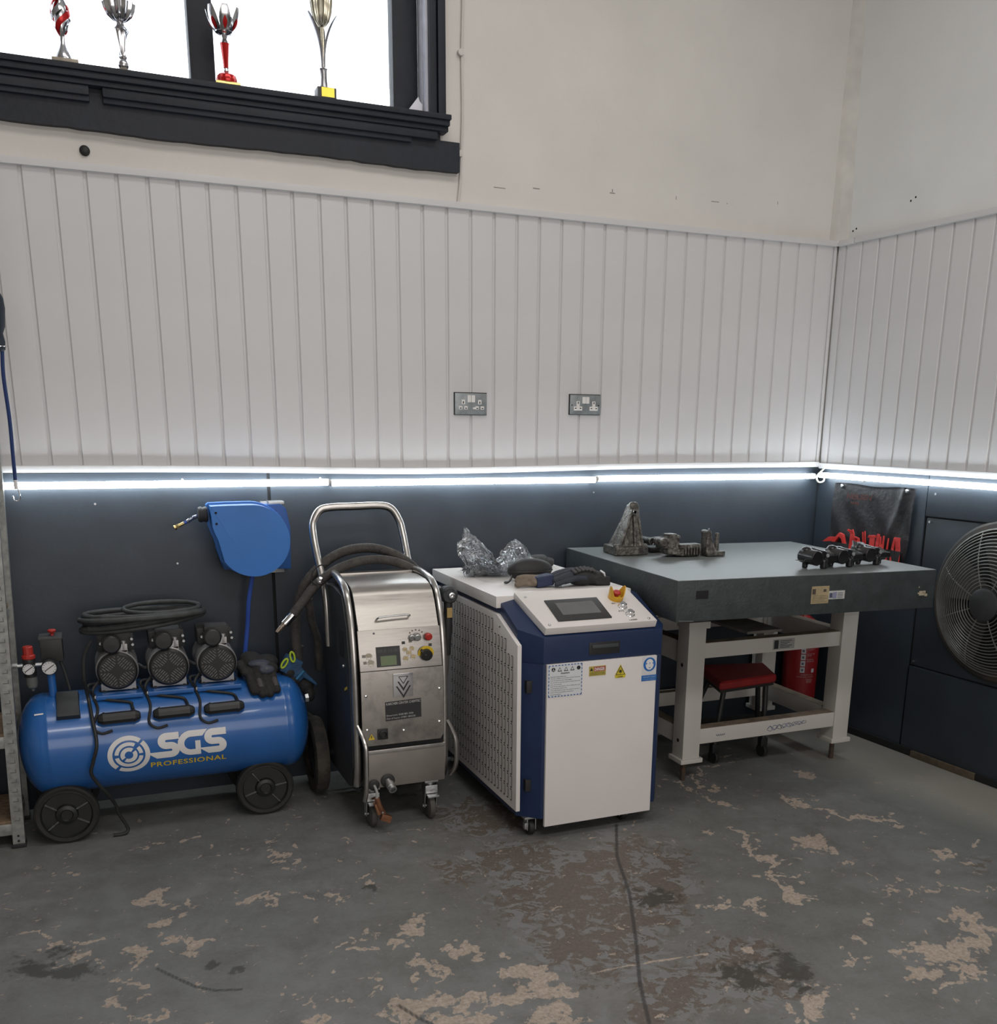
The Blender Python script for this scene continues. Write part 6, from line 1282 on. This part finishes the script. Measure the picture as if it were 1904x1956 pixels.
# low saddle casting behind
g = MB(); x, y = -1.045, -.27
g.box(x-.07, x+.05, y-.03, y+.03, ZP, ZP+.022); g.tube(spl([(x-.075, y-.02, ZP+.052), (x-.04, y-.02, ZP+.056), (x-.005, y-.02, ZP+.058)], 5), .012, 10); g.tube(spl([(x-.05, y-.02, ZP+.055), (x-.03, y-.025, ZP+.03), (x+.0, y-.03, ZP+.018)], 5), .007, 8); g.tube(spl([(x-.02, y-.02, ZP+.055), (x-.0, y-.025, ZP+.03), (x+.03, y-.03, ZP+.022)], 5), .007, 8); g.cyl((x-.075, y-.05, ZP+.05), (x-.075, y+.03, ZP+.05), .017, n=14); g.box(x+.0, x+.05, y-.04, y+.04, ZP+.0, ZP+.04)
tb_ = cast('casting_saddle', 'low black cast saddle with chrome rims behind the tall bracket', g, m=wear_mat('dark_cast', (.028, .027, .026), (.16, .155, .15), thr=.60, scale=28, rough=.4, metal=.6, soft=.08, bump=.3))
MB().tube([(x-.075+.014*math.cos(a), y-.052, ZP+.051+.014*math.sin(a)) for a in [k*math.pi/10 for k in range(20)]], .003, 6, closed=True).build('machined_rim', M_CHROME, tb_)
# manifold block
g = MB(); x, y = -1.062, -.43
g.prism([(x-.055, y-.02, ZP+.012), (x+.005, y-.035, ZP), (x+.095, y-.03, ZP), (x+.10, y+.03, ZP), (x-.02, y+.05, ZP), (x-.06, y+.03, ZP+.012)], (0, 0, .036)); g.box(x-.052, x-.012, y-.02, y+.03, ZP+.03, ZP+.095); g.box(x-.075, x-.04, y-.015, y+.04, ZP+.035, ZP+.075); g.cyl((x-.078, y-.03, ZP+.062), (x-.078, y+.04, ZP+.062), .018, n=14); g.box(x-.01, x+.095, y-.042, y+.01, ZP+.036, ZP+.052)
for k in range(6): g.box(x+.012+.014*k, x+.019+.014*k, y-.046, y-.02, ZP+.006, ZP+.045)
g.cyl((x+.002, y+.0, ZP+.04), (x+.002, y, ZP+.078), .006, n=8); g.sph((x+.002, y, ZP+.078), .011)
cast('casting_manifold', 'ribbed cast manifold block in the middle of the granite plate', g)
# upright lug bracket
g = MB(); x, y = -.915, -.455
g.box(x-.035, x+.055, y-.035, y+.03, ZP, ZP+.020); g.prism([(x-.038, y-.03, ZP+.01), (x+.02, y-.03, ZP+.01), (x-.006, y-.03, ZP+.06), (x-.014, y-.03, ZP+.095), (x-.038, y-.03, ZP+.10)], (0, .045, 0)); g.cyl((x+.030, y, ZP+.01), (x+.032, y, ZP+.095), .013, .009, n=12); g.cyl((x-.028, y-.034, ZP+.098), (x-.028, y+.018, ZP+.098), .012, n=12); g.box(x-.035, x-.02, y-.015, y+.02, ZP, ZP+.03)
cast('casting_lug', 'cast bracket with an upright pin at the right end of the casting row', g)
# three throttle bodies, linked
M_THR = mat('gloss_black_alloy', (.010, .010, .011), .25, var=.2, vscale=40)
tr = thing('throttle_bodies', 'glossy black linked throttle body assembly near the front of the granite plate', 'engine part', (-.60, -.90, ZP), 'engine castings on the granite plate')
for k, (x, y) in enumerate(((-.725, -.905), (-.595, -.90), (-.445, -.885))):
    g = MB(); g.cyl((x-.030, y-.045, ZP+.042), (x-.035, y+.04, ZP+.046), .029, n=20); g.box(x-.045, x+.06, y-.03, y+.03, ZP+.018, ZP+.046); g.cyl((x+.005, y-.035, ZP+.050), (x+.0, y+.04, ZP+.056), .020, n=16); g.sph((x-.035, y+.02, ZP+.066), (.022, .025, .016)); g.cyl((x+.012, y-.03, ZP), (x+.012, y-.03, ZP+.035), .014, n=12); g.cyl((x-.045, y+.01, ZP), (x-.045, y+.01, ZP+.03), .011, n=12); g.box(x+.02, x+.07, y-.040, y+.02, ZP+.028, ZP+.050); g.cyl((x+.045, y-.01, ZP+.0), (x+.045, y-.01, ZP+.03), .009, n=10); g.sph((x+.0, y+.025, ZP+.062), (.026, .02, .014))
    bd = put_mesh('throttle_body', remeshed(g, .003, 1), M_THR, tr)
    for j in range(4): MB().obox((x+.036+.006*j, y-.030+.016*j, ZP+.052+.003*j), (.021, .001, -.001), (0, .0042, 0), (0, 0, .0025)).build('polished_fin', M_CHROME, bd, bevel=.0006)
    MB().lathe([(.007, 0), (.007, .003), (.004, .003)], (x+.012, y-.048, ZP+.052), (0, -1, .2), n=14).build('brass_jet', M_STEEL, bd)
MB().cyl((-.75, -.885, ZP+.040), (-.42, -.875, ZP+.040), .007, n=10).build('link_shaft', M_THR, tr)
MB().tube([(-.775, -.905, ZP+.028), (-.825, -.905, ZP+.034)], .0016, 6).build('lever_wire', M_STEEL, tr)
MB().sph((-.475, -.855, ZP+.064), (.035, .022, .022)).build('blue_grey_cap', mat('slate_cap', (.10, .13, .15), .4), tr)
MB().prism([(-.515, -.87, ZP+.07), (-.49, -.87, ZP+.062), (-.50, -.87, ZP+.088), (-.52, -.87, ZP+.095)], (0, .006, 0)).build('shiny_lever', M_CHROME, tr, bevel=.001)
# ------------------------------------------------------------------ stool under the stand
sl = thing('creeper_stool', 'low black framed workshop stool with red padded seat under the stand', 'stool', (-.66, -.34, 0))
g = MB(); pts = [(-.862, -.515), (-.535, -.482), (-.45, -.27), (-.77, -.20)]
g.prism([(p[0], p[1], .335) for p in pts], (0, 0, .040)); g.build('seat_pad', mat('red_vinyl', (.24, .014, .014), .5, var=.12, bump=.1), sl, bevel=.018, seg=3)
g = MB(); g.prism([(p[0]*.94-.04, p[1]*.94-.02, .322) for p in pts], (0, 0, .014)); g.build('seat_board', M_BLACKPL, sl, bevel=.002)
for (x0, y0), (x1, y1) in (((-.80, -.46), (-.86, -.50)), ((-.56, -.44), (-.60, -.50)), ((-.50, -.30), (-.44, -.24)), ((-.74, -.26), (-.80, -.20))):
    MB().tube([(x0, y0, .325), (x0+(x1-x0)*.6, y0+(y1-y0)*.6, .19), (x1, y1, .085)], .012, 10).build('leg', M_BLACKRB, sl)
    w = MB().lathe([(.026, -.011), (.03, -.007), (.03, .007), (.026, .011)], (x1, y1, .030), (1, .2, 0), n=20).build('castor', M_BLACKRB, sl)
    MB().box(x1-.018, x1+.018, y1-.014, y1+.014, .05, .09).build('castor_fork', M_BLACKPL, w, bevel=.003)
MB().prism([(-.84, -.48, .095), (-.58, -.48, .095), (-.46, -.25, .095), (-.78, -.22, .095)], (0, 0, .022)).build('tool_tray', mat('tray_black', (.012, .012, .013), .6), sl, bevel=.003)
# ------------------------------------------------------------------ fire extinguisher
M_EXT = mat('extinguisher_red', (.24, .012, .014), .38, var=.04)
ex = thing('fire_extinguisher', 'red fire extinguisher with white instruction panel behind the stand', 'fire extinguisher', (-.125, -.135, .13))
ec = (-.125, -.135); er = .084
MB().lathe([(.070, .13), (.080, .136), (er, .15), (er, .46), (.076, .50), (.058, .535), (.030, .555), (.022, .56)], (*ec, 0), n=40).build('cylinder', M_EXT, ex)
MB().lathe([(.018, .555), (.018, .58), (.022, .583), (.022, .595)], (*ec, 0), n=16).build('valve', M_BRASS, ex)
b = MB(); b.box(ec[0]-.075, ec[0]+.02, ec[1]-.010, ec[1]+.010, .593, .601); b.obox((ec[0]-.035, ec[1], .623), (.052, 0, .012), (0, .009, 0), (0, 0, .003)); b.build('lever', M_BLACKPL, ex, bevel=.002)
MB(RWT).box(ec[1]*-1-.03, ec[1]*-1+.03, -.0008, .052, .40, .43).build('wall_bracket', M_BLACKPL, ex, bevel=.002)
def epos(u, z, off=.0008):
    z -= .015
    a = math.radians(236)+u/er; return Vector((ec[0]+(er+off)*math.cos(a), ec[1]+(er+off)*math.sin(a), z))
def epatch(name, u0, u1, z0, z1, m, off=.0008):
    g = MB(); g.grid(lambda a, c: epos(u0+(u1-u0)*a, z0+(z1-z0)*c, off), 8, 1); return g.build(name, m, ex, smooth=False)
epm = mat('panel_grey_white', (.48, .48, .50), .5)
for k in range(4):
    epatch('pictogram', -.006, .016, .395-.032*k, .422-.032*k, epm); epatch('pictogram_mark', -.001, .010, .402-.032*k, .414-.032*k, mat('picto_ink', (.10, .10, .12), .5), .0014)
epatch('pictogram', .052, .068, .298, .318, epm)
for k, (u0, u1, z) in enumerate(((.024, .062, .412), (.024, .066, .390), (.024, .046, .382), (.024, .060, .362), (.024, .064, .353), (.0, .06, .285), (-.02, .07, .274), (.026, .06, .262), (.03, .062, .254), (.03, .058, .247))):
    V, F = text2d(('REMOVE SAFETY PIN', 'AIM HOSE AT BASE', 'OF FIRE', 'SQUEEZE LEVER', 'SWEEP SIDE TO SIDE', 'DANGEROUS TO USE ON', 'LIVE ELECTRICAL EQUIPMENT', 'CHECK REGULARLY', 'KEEP FROM FROST', 'REFILL AFTER USE')[k], .0); g = MB()
    g.add([epos(u0+(u1-u0)*float(a), z+.006*float(c), .0012) for a, c in V], F); g.build('print_line', mat('soft_red_white', (.42, .32, .32), .5), ex, smooth=False)
# ------------------------------------------------------------------ boltless shelving rack at the left edge
M_GALV = mat('galvanised_steel', (.34, .345, .33), .42, .75, var=.18, vscale=40)
rk = thing('shelving_rack', 'galvanised boltless shelving rack cut by the left edge', 'rack', (-3.9, -.2, 0))
lean = .036
def post(px, py, nm='upright'):
    b = MB(); H = 1.62
    for (a0, a1, c0, c1) in ((px, px+.0022, py, py+.036), (px-.036, px+.0022, py-.0022, py)):
        q = [(a0, c0, .012), (a1, c0, .012), (a1, c1, .012), (a0, c1, .012)]; b.prism(q, (lean*H, 0, H))
    o = b.build(nm, M_GALV, rk, smooth=False)
    MB().box(px-.040, px+.005, py-.006, py+.038, 0, .016).build('foot_cap', M_BLACKPL, o, bevel=.002)
    if py < -.3:
        sm_ = MB().add([(0, 0, 0), (.016, 0, 0), (.016, 0, .003), (0, 0, .003), (.013, 0, .009), (.016, 0, .009)], [(0, 1, 2, 3), (3, 2, 5, 4)]) if False else MB()
        sm_.box(-.020, -.002, -.0012, 0, 0, .0028); sm_.box(-.0045, -.002, -.0012, 0, .0028, .013); mm = sm_.mesh('slot', smooth=False); s0 = None
        for k in range(34):
            z = .10+.035*k; w = (px-.006+lean*(z), py-.0024, z)
            if s0 is None: s0 = link('slot', mm, mat('slot_dark', (.13, .13, .125), .6), o, org=w)
            else: copy_part(s0, o, w)
        for z in (.045, .026): MB().cyl((px-.018+lean*z, py-.0035, z), (px-.018+lean*z, py-.001, z), .004, n=8).build('pin_hole', M_BLACKGAP, o)
    return o
post(-3.622, -.368); post(-3.622, -.10); post(-4.50, -.368); post(-4.50, -.10)
M_CHIP = mat('chipboard', (.20, .135, .085), .85, var=.25, vscale=50)
for z in (.085, .40, .80, 1.2):
    dx = lean*z
    MB().box(-4.50+dx, -3.634+dx, -.362, -.075, z+.004, z+.016).build('shelf_board', M_CHIP, rk, smooth=False)
    for y0, y1 in ((-.366, -.354), (-.08, -.068)): MB().box(-4.50+dx, -3.633+dx, y0, y1, z-.036, z+.005).build('shelf_beam', M_GALV, rk, bevel=.002)
    MB().box(-3.640+dx, -3.632+dx, -.36, -.07, z-.030, z+.004).build('end_beam', M_GALV, rk, bevel=.002)
# things on the rack shelves
pap = [('paper_stack', (.50, .50, .47), -3.70, -3.645, -.30, -.12, .818, .90, 'stack of pale papers on the rack shelf behind the upright'), ('storage_box', (.20, .23, .26), -3.95, -3.72, -.32, -.08, .818, 1.0, 'grey storage box on the rack shelf at the left edge')]
for nm, c_, x0, x1, y0, y1, z0, z1, lb_ in pap:
    b = MB()
    if nm == 'paper_stack':
        for k in range(8): b.obox(((x0+x1)/2+lean*.1+random.uniform(-.004, .004), (y0+y1)/2, z0+.005+.010*k), ((x1-x0)/2, random.uniform(-.004, .004), 0), (0, (y1-y0)/2, 0), (0, 0, .0042))
    else: b.box(x0, x1, y0, y1, z0, z1); b.box(x0-.006, x1+.006, y0-.006, y1+.006, z1-.02, z1)
    tag(b.build(nm, mat(nm+'_mat', c_, .7, var=.1), None, bevel=.001), lb_, nm.split('_')[0])
bpy.context.view_layer.update()
